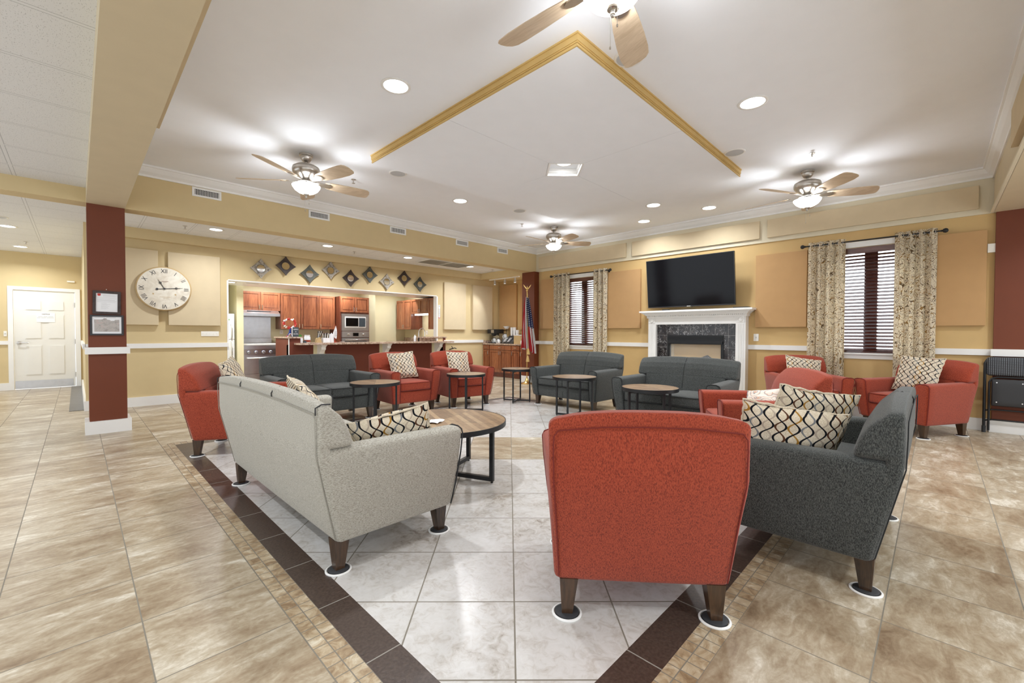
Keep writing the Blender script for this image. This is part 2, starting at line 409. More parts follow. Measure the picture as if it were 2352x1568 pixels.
    def quad(s, pts, mi=0):
        f = s.bm.faces.new([s.bm.verts.new(p) for p in pts]); f.material_index = mi; return s
    def bevel(s, w, seg=2):
        bmesh.ops.bevel(s.bm, geom=[e for e in s.bm.edges if len(e.link_faces) == 2 and e.calc_face_angle(0) > .5], offset=w, segments=seg, affect='EDGES', clamp_overlap=True); return s
    def mesh(s, name, mat, sub=(0, 0, 0)):
        bm = s.bm
        if any(sub): bmesh.ops.translate(bm, verts=bm.verts, vec=(-sub[0], -sub[1], -sub[2]))
        if not s.uvl: bmesh.ops.recalc_face_normals(bm, faces=bm.faces)
        me = bpy.data.meshes.new(name); bm.to_mesh(me); bm.free()
        for m in (mat if isinstance(mat, list) else [mat]): me.materials.append(MT[m] if isinstance(m, str) else m)
        if s.smooth:
            for p in me.polygons: p.use_smooth = True
            try: me.set_sharp_from_angle(angle=radians(50))
            except Exception: pass
        return me
WL = {}
def tag(o, label=None, cat=None, group=None, kind=None):
    for k, v in (('label', label), ('category', cat), ('group', group), ('kind', kind)):
        if v: o[k] = v
    return o
def link(name, data, parent=None, loc=(0, 0, 0), rot=(0, 0, 0)):
    o = bpy.data.objects.new(name, data); COL.objects.link(o)
    o.location = loc; o.rotation_euler = rot
    if parent: o.parent = parent
    return o
def part(name, mb, mat, parent, world=True, label=None):
    """a mesh child; world=True: geometry was given in room coordinates"""
    base = WL.get(parent.name, (0, 0, 0)) if world else (0, 0, 0)
    o = link(name, mb.mesh(name, mat, base), parent)
    WL[o.name] = base
    if label: o['label'] = label
    return o
def thing(name, label, cat, loc=(0, 0, 0), rz=0, group=None):
    o = link(name, None, None, loc, (0, 0, rz)); o.empty_display_size = .1; WL[o.name] = tuple(loc)
    return tag(o, label, cat, group)
def solo(name, mb, mat, label, cat, group=None, loc=None):
    """one-mesh thing, origin moved to the base of its box"""
    co = [v.co for v in mb.bm.verts]
    if loc is None:
        loc = ((min(c.x for c in co)+max(c.x for c in co))/2, (min(c.y for c in co)+max(c.y for c in co))/2, min(c.z for c in co))
    o = link(name, mb.mesh(name, mat, loc), None, loc); WL[o.name] = tuple(loc)
    return tag(o, label, cat, group)
def struct(name, mb, mat):
    o = link(name, mb.mesh(name, mat)); WL[o.name] = (0, 0, 0); o['kind'] = 'structure'; return o
def kids(o): return [c for c in list(o.children)]
def copy_tree(o, parent=None, loc=None, rz=None):
    c = o.copy(); COL.objects.link(c)
    if parent: c.parent = parent
    if loc is not None: c.location = loc
    if rz is not None: c.rotation_euler = (0, 0, rz)
    for ch in kids(o): copy_tree(ch, c)
    return c
def relabel(o, label, group=None):
    o['label'] = label
    if group: o['group'] = group
    return o
def text(name, body, size, loc, rz, mat, parent, extrude=.0008, align='CENTER', spin=0, space=1):
    cu = bpy.data.curves.new(name, 'FONT'); cu.body = body; cu.size = size; cu.extrude = extrude
    cu.align_x = align; cu.align_y = 'CENTER'; cu.space_line = space; cu.materials.append(MT[mat])
    base = WL.get(parent.name, (0, 0, 0)) if parent else (0, 0, 0)
    o = link(name, cu, parent, tuple(loc[i]-base[i] for i in range(3)))
    o.rotation_mode = 'QUATERNION'
    q = Matrix.Rotation(rz, 3, 'Z') @ Matrix.Rotation(pi/2, 3, 'X') @ Matrix.Rotation(spin, 3, 'Z')
    o.rotation_quaternion = q.to_quaternion()
    me = bpy.data.meshes.new_from_object(o); me.materials.clear(); me.materials.append(MT[mat])
    o2 = link(name, me, parent, o.location); o2.rotation_mode = 'QUATERNION'; o2.rotation_quaternion = o.rotation_quaternion
    bpy.data.objects.remove(o); o2.name = name; return o2
def disk_light(name, parent, loc, power, r=.09, spread=150, col=LAMP):
    l = bpy.data.lights.new(name, 'AREA'); l.shape = 'DISK'; l.size = r*2; l.energy = power; l.color = col; l.spread = radians(spread)
    base = WL.get(parent.name, (0, 0, 0)); return link(name, l, parent, tuple(loc[i]-base[i] for i in range(3)))

# ================================================================== SETTING
CZ, CROWN, BZ, TZ = 3.05, 2.93, 2.525, 2.68       # ceiling, crown bottom, beam bottom, tile ceiling
XF, YB, YK = 7.46, 6.57, 8.60                      # fireplace wall, beam face, kitchen wall
# floor: one slab top made of inlaid fields
b = MB()
def fq(x0, x1, y0, y1, mi): b.quad([(x0, y0, 0), (x1, y0, 0), (x1, y1, 0), (x0, y1, 0)], mi)
L0, L1_, L2_, L3_ = .574, .677, .807, 5.27          # frame lines in x (near side), inner far
Xo, Yo0, Yo1 = 5.40, .634, 5.39
m0x, m1x, m0y, m1y = .574, Xo+.103, .531, Yo1+.103
FX0, FX1, FY0, FY1 = -3.2, 8.4, -3.2, 12.8
fq(FX0, m0x, FY0, FY1, 0); fq(m1x, FX1, FY0, FY1, 0); fq(m0x, m1x, FY0, m0y, 0); fq(m0x, m1x, m1y, FY1, 0)
fq(m0x, L1_, m0y, m1y, 1); fq(Xo, m1x, m0y, m1y, 1); fq(L1_, Xo, m0y, Yo0, 1); fq(L1_, Xo, Yo1, m1y, 1)
i0x, i1x, i0y, i1y = .807, 5.27, .764, 5.26
fq(L1_, i0x, Yo0, Yo1, 2); fq(i1x, Xo, Yo0, Yo1, 2); fq(i0x, i1x, Yo0, i0y, 2); fq(i0x, i1x, i1y, Yo1, 2)
R2 = 2**.5
P = lambda u, v: ((u+v)/R2, (u-v)/R2, 0)
ua, ub_, va, vb = 3.804, 4.616, -.3825, .4297
c1, c2, c3, c4 = P(ua, va), P(ua, vb), P(ub_, vb), P(ub_, va)
b.quad([c1, c2, c3, c4], 4)
o1, o2, o3, o4 = (i0x, i0y, 0), (i1x, i0y, 0), (i1x, i1y, 0), (i0x, i1y, 0)
# pale field around the insert (c1 = low-u low-v is nearest the -x side, c2 nearest -y side)
b.quad([o1, o2, c2, c1], 3); b.quad([o2, o3, c3, c2], 3); b.quad([o3, o4, c4, c3], 3); b.quad([o4, o1, c1, c4], 3)
b.box(FX0, FX1, FY0, FY1, -.2, -.001, 0)
struct('floor', b, ['f_tan', 'f_mos', 'f_brown', 'f_white', 'f_ins'])
solo('floor_mat', MB().box(-.09, .075, 8.69, 12.66, 0, .006), 'mat', 'long grey mat strip on floor along hall wall by white door', 'mat')

def bx(*a): return MB().box(*a)
# main room ceiling and surrounding beams
struct('ceiling', bx(.08, 7.7, -.45, 6.8, CZ, CZ+.1), 'ceil')
struct('ceiling_hall', bx(-3.2, .10, -3.2, YB+.05, TZ, TZ+.08).box(.1, 7.7, -3.2, -.45, CZ+.1, CZ+.2), 'tileh')
struct('ceiling_far_hall', bx(-3.2, .25, YB+.22, 12.8, TZ, TZ+.08), 'tileh')
struct('ceiling_kitchen_side', bx(.25, 8.3, YB+.22, 8.52, TZ, TZ+.08), 'tilek')
struct('beam_left', bx(.085, .40, -3.2, YB, BZ, CZ), 'beam')
struct('beam_back', bx(.085, 7.5, YB, YB+.23, BZ, CZ), 'wall')
struct('beam_hall', bx(-3.2, .085, YB-.01, YB+.23, BZ, TZ+.05), 'wall')
struct('beam_right', bx(.40, XF-.04, -3.2, -.45, BZ, CZ), 'beam')
struct('trim_1', bx(.40, XF-.04, -.452, -.425, BZ, BZ+.022), 'band')
# crown mouldings
def crown(a, b_, dirx, diry):
    """a,b_ wall line ends (x,y); (dirx,diry) points into the room"""
    prof = [(0, CROWN), (.014, CROWN), (.018, CROWN+.022), (.05, CROWN+.05), (.075, CROWN+.085), (.08, CROWN+.095), (.095, CROWN+.1), (.095, CZ), (0, CZ)]
    m = MB(); A = [m.bm.verts.new((a[0]+dirx*u+(diry and 0), a[1]+diry*u, z)) for u, z in prof]
    B = [m.bm.verts.new((b_[0]+dirx*u, b_[1]+diry*u, z)) for u, z in prof]
    m.bm.faces.new(A); m.bm.faces.new(B[::-1])
    for i in range(len(prof)): m.bm.faces.new((A[i], B[i], B[(i+1) % len(prof)], A[(i+1) % len(prof)]))
    return m
XB = 7.44
struct('trim_2', crown((.4, YB), (XB, YB), 0, -1), 'white')
struct('trim_3', crown((XB, -.45), (XB, YB), -1, 0), 'white')
struct('trim_4', crown((.4, -.45), (XB, -.45), 0, 1), 'white')
struct('trim_5', crown((.4, 3.95), (.4, YB), 1, 0), 'white')
# dropped square in the ceiling with gold moulding and a central light well
px0, px1, py0, py1, pz = 2.285, 5.50, 1.675, 4.40, 2.97
cxp, cyp, hw = 3.892, 3.02, .272
b = MB()
D = [(cxp-hw, cyp), (cxp, cyp-hw), (cxp+hw, cyp), (cxp, cyp+hw)]; Qc = [(px0, py0), (px1, py0), (px1, py1), (px0, py1)]
mid = [((px0+px1)/2, py0), (px1, (py0+py1)/2), ((px0+px1)/2, py1), (px0, (py0+py1)/2)]
g = .0018
def slab(poly):
    b.prism(poly, lambda u, v, w_: (u, v, w_), pz, CZ)
# four board panels, each meeting at the well's corners with a hairline joint
slab([(px0, py0), (mid[0][0]-g, py0), (D[1][0]-g, D[1][1]-g), (D[0][0]-g, D[0][1]-g), (px0, mid[3][1]-g)])
slab([(mid[0][0]+g, py0), (px1, py0), (px1, mid[1][1]-g), (D[2][0]+g, D[2][1]-g), (D[1][0]+g, D[1][1]-g)])
slab([(px1, mid[1][1]+g), (px1, py1), (mid[2][0]+g, py1), (D[3][0]+g, D[3][1]+g), (D[2][0]+g, D[2][1]+g)])
slab([(mid[2][0]-g, py1), (px0, py1), (px0, mid[3][1]+g), (D[0][0]-g, D[0][1]+g), (D[3][0]-g, D[3][1]+g)])
dropc = struct('ceiling_dropped_square', b, 'ceil')
b = MB()
for i in range(4):
    (ax, ay), (bx_, by) = D[i], D[(i+1) % 4]; dx, dy = bx_-ax, by-ay; L = hypot(dx, dy); nx, ny = dy/L, -dx/L
    if nx*(cxp-ax)+ny*(cyp-ay) < 0: nx, ny = -nx, -ny
    for t0, t1, za, zb in ((0, .018, pz-.004, pz+.03), (0, .032, pz+.03, CZ)):
        b.prism([(0, 0), (L, 0), (L-t1, t1), (t1, t1)], lambda u, v, w_: (ax+dx/L*u+nx*v, ay+dy/L*u+ny*v, w_), za, zb) if 0 else b.hexa(
            [(ax, ay, za), (bx_, by, za), (bx_+nx*t1-dx/L*t1, by+ny*t1-dy/L*t1, za), (ax+nx*t1+dx/L*t1, ay+ny*t1+dy/L*t1, za),
             (ax, ay, zb), (bx_, by, zb), (bx_+nx*t1-dx/L*t1, by+ny*t1-dy/L*t1, zb), (ax+nx*t1+dx/L*t1, ay+ny*t1+dy/L*t1, zb)])
struct('trim_6', b, 'white')
b = MB()   # gold moulding on the four sides: stepped profile
for za, zb, o_ in ((pz-.002, pz+.012, .010), (pz+.012, pz+.02, .004), (pz+.02, pz+.03, .010), (pz+.03, pz+.068, .016), (pz+.068, CZ, .024)):
    b.box(px0-o_, px1, py0-o_, py0, za, zb); b.box(px0-o_, px0, py0, py1, za, zb)
struct('trim_7', b, 'gold')

# kitchen wall with the long opening
OX0, OX1, OZ = 1.82, 6.12, 2.03
struct('wall_kitchen', bx(.08, OX0, YK, YK+.12, 0, TZ).box(OX0, OX1, YK, YK+.12, OZ, TZ).box(OX1, 8.21, YK, YK+.12, 0, TZ), 'wall')
struct('trim_8', bx(.26, 8.21, YK-.1, YK, BZ, TZ).box(8.11, 8.21, 6.85, YK-.1, BZ, TZ), 'wall')
struct('wall_hall_side', bx(.085, .2, YK+.12, 12.7, 0, TZ), 'wall')
struct('wall_hall_end', bx(-3.2, -.862, 12.7, 12.82, 0, TZ).box(-.862, -.02, 12.7, 12.82, 1.945, TZ).box(-.02, .085, 12.7, 12.82, 0, TZ), 'wall')
struct('wall_nook', bx(8.21, 8.33, 6.4, 8.72, 0, TZ), 'wall_fire')
struct('wall_kitchen_back', bx(1.6, 6.6, 10.75, 10.87, 0, 2.5), 'kitchen')
struct('wall_kitchen_left', bx(1.5, 1.62, YK+.12, 10.75, 0, 2.5), 'kitchen')
struct('wall_kitchen_right', bx(6.56, 6.66, YK+.12, 10.87, 0, 2.5), 'kitchen')
struct('ceiling_kitchen', bx(1.5, 6.66, 9.7, 10.87, 2.42, 2.5).box(1.62, 6.56, YK+.12, 9.7, OZ+.01, OZ+.12), 'white')
struct('trim_9', bx(OX0-.001, OX1+.001, YK-.006, YK+.13, OZ-.02, OZ-.001).box(OX0-.02, OX0+.004, YK-.006, YK+.13, 0, OZ-.02).box(OX1-.006, OX1+.028, YK-.004, YK+.13, .94, OZ-.02), 'white')
struct('wall_partition_left', bx(2.215, 2.33, 9.8, 10.75, 0, 2.42), 'kitchen')
struct('wall_partition_right', bx(5.19, 5.36, 10.2, 10.75, 0, 2.42), 'kitchen')

# fireplace wall with two windows
W1, W2, WZ0, WZ1 = (4.90, 5.74), (.18, 1.10), .87, 2.30
b = MB()
ys = [-3.2, W2[0], W2[1], W1[0], W1[1], 6.9]
for i in (0, 2, 4): b.box(XF, XF+.16, ys[i], ys[i+1], 0, BZ)
for W in (W1, W2): b.box(XF, XF+.16, W[0], W[1], 0, WZ0); b.box(XF, XF+.16, W[0], W[1], WZ1, BZ)
struct('wall_fireplace', b, 'wall_fire')
struct('wall_fireplace_upper', bx(XB, XF+.16, -3.2, 6.9, BZ, CZ+.02), 'band')
struct('column_left', bx(.088, .398, 6.58, 6.90, 0, BZ), 'red')
struct('column_corner', bx(7.30, 7.66, 6.50, 6.88, 0, BZ), 'red')
struct('column_right', bx(7.41, 7.46, -3.2, -.47, 0, BZ), 'red')
def rail(x0, x1, y0, y1, z0=.88, z1=.952): return bx(x0, x1, y0, y1, z0, z1).bevel(.006, 2)
n_ = [10]
def tr(m, mat='white'): struct('trim_%d' % n_[0], m, mat); n_[0] += 1
tr(rail(.085, OX0, YK-.028, YK)); tr(rail(OX1+.2, 7.6, YK-.028, YK))
tr(rail(XF-.028, XF, W1[1]+.06, 6.5)); tr(rail(XF-.028, XF, 3.73, W1[0]-.06)); tr(rail(XF-.028, XF, W2[1]+.06, 2.11)); tr(rail(XF-.028, XF, -.47, W2[0]-.06))
tr(bx(7.385, 7.41, -3.2, -.45, .875, .955)); 
tr(bx(.06, .426, 6.552, 6.93, .88, .955)); tr(bx(7.272, 7.69, 6.472, 6.9, .88, .952))
tr(rail(.055, .085, YK, 12.6)); tr(rail(-3.2, -.93, 12.672, 12.7))
def base(nm, *a): struct('baseboard_'+nm, bx(*a).bevel(.006, 1), 'white')
base('kitchen', .085, OX0, YK-.02, YK, 0, .14); base('kitchen_right', OX1+.1, 7.6, YK-.02, YK, 0, .14)
base('fireplace', XF-.02, XF, 3.75, 6.5, 0, .14); base('fireplace_right', XF-.02, XF, -.47, 2.1, 0, .14)
base('column_right', 7.385, 7.41, -3.2, -.45, 0, .14); base('column_left', .052, .432, 6.548, 6.935, 0, .14)
base('column_corner', 7.27, 7.69, 6.47, 6.9, 0, .14); base('hall', .06, .085, YK-.02, 12.6, 0, .14); base('hall_end', -3.2, -.93, 12.68, 12.7, 0, .14)

# windows: casing, mullion, glass
def window(nm, W):
    y0, y1 = W; o = thing(nm, None, None, (XF, (y0+y1)/2, WZ0)); o['kind'] = 'structure'
    b = MB()
    b.box(XF-.02, XF+.0, y0-.06, y1+.06, WZ1, WZ1+.075); b.box(XF-.02, XF, y0-.06, y0, WZ0, WZ1); b.box(XF-.02, XF, y1, y1+.06, WZ0, WZ1)
    b.box(XF, XF+.02, y0, y0+.02, WZ0, WZ1); b.box(XF, XF+.02, y1-.02, y1, WZ0, WZ1)
    part('casing', b, 'white', o)
    m = (y0+y1)/2; f = MB(); x = XF+.11
    f.box(x, x+.05, y0, y1, WZ0, WZ0+.05).box(x, x+.05, y0, y1, WZ1-.05, WZ1).box(x, x+.05, y0, y0+.05, WZ0, WZ1).box(x, x+.05, y1-.05, y1, WZ0, WZ1)
    f.box(x, x+.05, m-.07, m+.07, WZ0, WZ1)
    part('sash_frame', f, 'blind', o)
    part('glass', MB().box(x+.02, x+.026, y0+.05, y1-.05, WZ0+.05, WZ1-.05), 'glass', o)
    part('sill', MB().box(XF-.05, XF+.1, y0-.07, y1+.07, WZ0-.02, WZ0).box(XF-.018, XF, y0-.06, y1+.06, WZ0-.08, WZ0-.02), 'white', o)
window('window_1', W1); window('window_2', W2)
def blind(W, label):
    y0, y1 = W[0]+.025, W[1]-.025; o = thing('window_blind', label, 'blind', (XF+.06, (y0+y1)/2, WZ0), 0, 'dark wooden slat blinds in the windows')
    part('valance', MB().box(XF+.005, XF+.02, y0, y1, WZ1-.085, WZ1-.005), 'blind', o)
    s = MB(); z = WZ0+.045; t = radians(36)
    while z < WZ1-.1:
        cx = XF+.05; d = .024
        a = (cx-d*cos(t), z-d*sin(t)); e = (cx+d*cos(t), z+d*sin(t)); h = .0014
        s.hexa([(a[0], y0, a[1]-h), (e[0], y0, e[1]-h), (e[0], y1, e[1]-h), (a[0], y1, a[1]-h), (a[0], y0, a[1]+h), (e[0], y0, e[1]+h), (e[0], y1, e[1]+h), (a[0], y1, a[1]+h)])
        z += .0455
    part('slats', s, 'blind', o)
    part('bottom_rail', MB().box(XF+.028, XF+.072, y0, y1, WZ0+.004, WZ0+.02), 'blind', o)
    c = MB()
    for y in (y0+.12, y1-.12): c.tube([(XF+.03, y, WZ0+.01), (XF+.03, y, WZ1-.02)], .0012, 5)
    part('cord', c, 'blind', o)
blind(W1, 'dark wooden slat blind in the narrow window left of the television')
blind(W2, 'dark wooden slat blind in the window right of the fireplace')

# curtains and rods
def curtain(y0, y1, ztop, label, ph, zb=.06):
    o = thing('curtain', label, 'curtain', (7.35, (y0+y1)/2, zb), 0, 'patterned grommet curtains')
    m = MB(); bm = m.bm; uvl = bm.loops.layers.uv.new('uv'); m.uvl = 1
    NY, NZ = 90, 26; nf = max(3, round((y1-y0)/.1)); grid = []
    for j in range(NZ+1):
        z = zb+(ztop-zb)*j/NZ; row = []; k = 1-.25*(1-j/NZ)
        for i in range(NY+1):
            s = i/NY; a = 2*pi*nf*s+ph
            y = y0+(y1-y0)*s+.012*sin(a*2)*k; x = 7.35+.038*sin(a)*k+.006*sin(3*a+z*4)*(1-j/NZ)
            row.append((bm.verts.new((x, y, z)), (s*(y1-y0)*2.0, z)))
        grid.append(row)
    for j in range(NZ):
        for i in range(NY):
            q = [grid[j][i], grid[j][i+1], grid[j+1][i+1], grid[j+1][i]]
            f = bm.faces.new([v[0] for v in q])
            for lp, v in zip(f.loops, q): lp[uvl].uv = v[1]
    bmesh.ops.solidify(bm, geom=bm.faces[:], thickness=.003); m.smooth = True
    part('cloth', m, 'paisley', o)
    for k in range(2*nf):
        s = (pi*k-ph)/(2*pi*nf)
        if .02 < s < .98:
            g_ = MB().tube([(7.35+.021*cos(a)*.3, y0+(y1-y0)*s+.018*cos(a)*.5, ztop-.045+.021*sin(a)) for a in [2*pi*t/14 for t in range(14)]], .0035, 6, True)
            part('grommet', g_, 'nickel', o)
    return o
RZ = 2.372
curtain(.885, 1.31, RZ+.045, 'wide patterned curtain panel left of the right-hand window', .4)
curtain(.0, .385, RZ+.045, 'patterned curtain panel right of the right-hand window, beside gold acoustic panel', 1.1)
curtain(5.545, 5.98, RZ+.045, 'narrow patterned curtain beside the red corner column', .2)
curtain(4.63, 4.955, RZ+.045, 'narrow patterned curtain between small window and gold panel', .9)
def rod(y0, y1, label):
    o = thing('curtain_rod', label, 'curtain rod', (7.35, (y0+y1)/2, RZ), 0, 'black curtain rods')
    part('rod', MB().tube([(7.35, y0, RZ), (7.35, y1, RZ)], .0095, 10), 'black', o)
    for y, s in ((y0, -1), (y1, 1)):
        part('finial', MB().lathe([(.0095, 0), (.014, s*.008), (.01, s*.014), (.022, s*.024), (.029, s*.042), (.022, s*.06), (.004, s*.069)], (7.35, y, RZ), 16, 'y'), 'black', o)
        part('bracket', MB().box(7.35, XF, y-s*.05-.006, y-s*.05+.006, RZ-.008, RZ+.004).box(XF-.006, XF, y-s*.05-.015, y-s*.05+.015, RZ-.04, RZ+.03), 'black', o)
rod(-.02, 1.345, 'black curtain rod with ball ends over the right-hand window')
rod(4.60, 6.01, 'black curtain rod with ball ends over the narrow left window')

# hall door
o = thing('door_1', None, None, (-.44, 12.7, 0)); o['kind'] = 'structure'
b = MB().box(-.93, -.862, 12.675, 12.7, 0, 2.01).box(-.02, .054, 12.675, 12.7, 0, 2.01).box(-.862, -.02, 12.675, 12.7, 1.945, 2.01)
part('door_frame', b, 'white', o)
b = MB().box(-.858, -.024, 12.70, 12.74, .012, 1.94)
for x0, x1 in ((-.70, -.50), (-.39, -.185)):
    for z0, z1 in ((1.565, 1.745), (1.0, 1.465), (.285, .85)):
        b.box(x0, x1, 12.688, 12.70, z0, z1)
        b.box(x0-.012, x1+.012, 12.696, 12.70, z0-.012, z1+.012)
part('door_leaf', b.bevel(.004, 1), 'door', o)
part('kick_plate', MB().box(-.845, -.06, 12.694, 12.70, .02, .165), 'steel', o)
hd = part('door_handle', MB().lathe([(.03, 0), (.03, -.012), (.012, -.014), (.012, -.05)], (-.79, 12.70, .915), 16, 'y').tube([(-.79, 12.655, .915), (-.70, 12.65, .912), (-.665, 12.652, .908)], .009, 8), 'nickel', o)
for z in (.25, .93, 1.68): part('hinge', MB().box(-.028, -.014, 12.682, 12.70, z-.05, z+.05), 'nickel', o)
n = thing('door_notice', 'white paper notice taped to the white hall door', 'notice', (-.43, 12.685, 1.318))
part('sheet', MB().box(-.558, -.305, 12.683, 12.685, 1.318, 1.505), 'paper', n)
text('lettering', 'NOTICE', .03, (-.432, 12.682, 1.478), 0, 'ink', n)
b = MB()   # the two unreadable lines and the stamp below
for z_, ws in ((1.425, ((-.535, -.475), (-.465, -.41), (-.40, -.33))), (1.405, ((-.55, -.505), (-.495, -.43), (-.42, -.325)))):
    for a_, c_ in ws: b.box(a_, c_, 12.6822, 12.683, z_, z_+.008)
part('fine_print', b, 'grille', n)
solo('wall_sensor', MB().box(-.13, -.02, 12.67, 12.7, 2.145, 2.175), 'plate', 'small white sensor strip above the hall door', 'sensor')

# ================================================================== UPHOLSTERED SEATING
LZ = .145                                          # underside of the upholstery
def seat(kind, label, cat, loc, face, lx, ncush, fab, pipe, group):
    """kind name; loc = centre of the legs; face = heading in degrees; lx = half leg spacing across"""
    ly = .29; hb = lx+.05; rz = radians(face)-pi/2
    o = thing(kind, label, cat, (loc[0], loc[1], 0), rz, group)
    def pt(nm, m, mat, par=None): return part(nm, m, mat, par or o, False)
    rear = lambda z: -.308-.102*min(1, max(0, (z-LZ)/.445))
    # frame: front rail and underside, rear lower panel
    def wf(x, y, z):
        if y < -.1: return (x, y+(rear(z)+.325), z)
        return (x, y+.012*(1-((z-LZ)/.17-1)**2) if y > .2 else y, z)
    fr = MB().soft(-hb+.06, hb-.06, -.32, .325, LZ, .315, .018, wf, 4)
    def wp(x, y, z): return (x*(1+.035*min(1, (z-LZ)/.445)/lx*.9), y+rear(z)+.325-.004*sin(pi*(x/hb+1)/2), z)
    fr.soft(-hb+.01, hb-.01, -.331, -.27, LZ, .775, .02, lambda x, y, z: (wp(x, y, z)[0], wp(x, y, z)[1]+(.006 if z > .6 else 0), z-(.022*abs(x/hb)**3 if z > .6 else 0)), 8)
    pt('frame', fr, fab)
    # arms
    for sg in (-1, 1):
        def wa(x, y, z):
            t = min(1, max(0, (z-LZ)/.45)); e = 1-(1-t)**1.6
            u = (x-(hb-.10))/.10                    # 0 inner, 1 outer
            v = (y+.325)/.66; X = hb-.10+.012*e+u*(.10+(.008+.032*v)*e)
            Y = rear(z)+v*(.335+.048*e-rear(z))
            Z = z
            if t > .75: Z = z-.012*(2*u-1)**2*(t-.75)*4-.004*v
            return (sg*X, Y, Z)
        a = pt('arm', MB().soft(hb-.10, hb, -.325, .335, LZ, .598, .022, wa, 8), fab)
        pp = [(hb-.10, LZ+.012), (hb-.10, .3), (hb-.10, .45), (hb-.10, .57), (hb-.092, .592), (hb-.07, .598), (hb-.03, .598), (hb-.008, .592), (hb, .57), (hb, .45), (hb, .3), (hb, .2), (hb, LZ+.012)]
        pts = []
        for x, z in pp:
            q = wa(x, .335, z); pts.append((q[0]*1.0, q[1]-.004, q[2]))
        pt('piping', MB().tube(pts, .0042, 6), pipe, a)
    # back cushion: upper body over the arms, lower body between them
    hu = hb+.027
    def fy(z):                                     # front face of the back
        for (z0, y0), (z1, y1) in zip(BP, BP[1:]):
            if z <= z1: return y0+(y1-y0)*(z-z0)/(z1-z0)
        return BP[-1][1]
    BP = [(.40, -.185), (.50, -.215), (.60, -.240), (.70, -.268), (.76, -.298), (.80, -.335), (.83, -.36)]
    def wb(x, y, z):
        v = (y+.38)/.20; Y = rear(z)-.002+v*(fy(z)-rear(z))
        c = cos(min(1, abs(x)/hu)*pi/2)
        dip = .0
        if ncush > 1:
            for k in range(1, ncush):
                xs = -hu+2*hu*k/ncush; dip += .014*math.exp(-((x-xs)/.022)**2)
        Y += (.018*c**.6-dip)*max(0, v)
        Z = z-(.034*min(1, abs(x)/hu)**3)*max(0, (z-.6)/.23)-(dip*.25 if z > .78 else 0)
        return (x, Y, Z)
    bk = MB().soft(-hu, hu, -.38, -.18, .593, .832, .03, wb, 10 if ncush == 1 else 26)
    hl = hb-.092
    bk.soft(-hl, hl, -.36, -.18, .40, .62, .015, lambda x, y, z: (x, rear(z)+.03+(y+.36)/.18*(fy(z)-rear(z)-.03)+.016*cos(x/hl*pi/2)**.6*(1 if y > -.2 else 0)-sum(.014*math.exp(-((x-(-hu+2*hu*k/ncush))/.022)**2) for k in range(1, ncush) if y > -.2), z), 8 if ncush == 1 else 26)
    bko = pt('backrest', bk, fab)
    rp = [(-hb+.016, .165), (-hb+.004, .4), (-hb-.008, .57), (-hb-.010, .70), (-hb-.008, .74), (-hb+.008, .762), (-hb*.5, .777), (0, .78), (hb*.5, .777), (hb-.008, .762), (hb+.008, .74), (hb+.010, .70), (hb+.008, .57), (hb-.004, .4), (hb-.016, .165)]
    pt('piping', MB().tube([(x, rear(z)-.0085, z) for x, z in rp], .0026, 6), 'greypipe' if kind == 'sofa' else pipe, bko)
    for k in range(1, ncush):
        xs = -hu+2*hu*k/ncush
        zz = [.777, .80, .82, .829, .832, .82, .80, .78, .74, .70, .64, .58, .52, .46]
        yy = [rear(.78)-.010, rear(.8)-.011, rear(.8)+.0, rear(.8)+.03, fy(.83)-.02, fy(.82)-.004]+[fy(z)+.001 for z in zz[6:]]
        pt('seam', MB().tube([(xs, y+.0035, z-.002) for y, z in zip(yy, zz)], .0032, 6), pipe, bko)
    if ncush > 1 and kind == 'sofa':
        for sg in (-1, 1):
            pt('seam', MB().tube([(sg*(hu-.012), rear(.78)-.008, .758), (sg*(hu-.012), rear(.8)-.008, .79), (sg*(hu-.014), rear(.8)+.02, .803), (sg*(hu-.016), -.35, .80)], .0032, 6), pipe, bko)
    # seat cushions
    cw = 2*(hb-.098)/ncush
    for k in range(ncush):
        x0 = -(hb-.098)+cw*k+.002; x1 = x0+cw-.004
        def ws(x, y, z):
            u = (x-(x0+x1)/2)/((x1-x0)/2); v = min(1, max(-1, (y-.07)/.28))
            return (x, y+(.010*(1-u*u) if y > .2 else 0), z+(.016*(1-u**4)*(1-v**4) if z > .38 else -.0))
        c = pt('seat_cushion', MB().soft(x0, x1, -.24, .352, .317, .435, .024, ws, 6), fab)
        for zz in (.427, .326):
            pt('piping', MB().tube([ws(x0+.006, -.1, zz), ws(x0+.006, .33, zz), ws(x0+.014, .350, zz)]+[ws(x0+.03+(x1-x0-.06)*i/8, .3535, zz) for i in range(9)]+[ws(x1-.014, .350, zz), ws(x1-.006, .33, zz), ws(x1-.006, -.1, zz)], .0036, 6), pipe, c)
    if ncush > 1 and kind != 'sofa':
        pt('seam', MB().tube([(0, .329, .31), (0, .334, .23), (0, .327, .15)], .003, 6), pipe, o)
    for sx in (-1, 1):
        for sy in (-1, 1):
            a, c = .036, .021; X, Y = sx*lx, sy*ly; tx, ty = sx*(lx-.006), sy*(ly-.006)
            m = MB().hexa([(X-c, Y-c, .012), (X+c, Y-c, .012), (X+c, Y+c, .012), (X-c, Y+c, .012), (tx-a, ty-a, LZ+.01), (tx+a, ty-a, LZ+.01), (tx+a, ty+a, LZ+.01), (tx-a, ty+a, LZ+.01)]).bevel(.004, 2)
            pt('leg', m, 'legw')
    return o
SEATS = {}
def put(key, *a): SEATS[key] = (seat(*a), a)
RG, LG = 'red armchairs round the lounge square', 'charcoal loveseats round the lounge square'
put('sofa', 'sofa', 'long pale grey sofa with black piping, seen from behind at left', 'sofa', (1.140, 2.825), 0.4, .830, 3, 'greyfab', 'blackpipe', None)
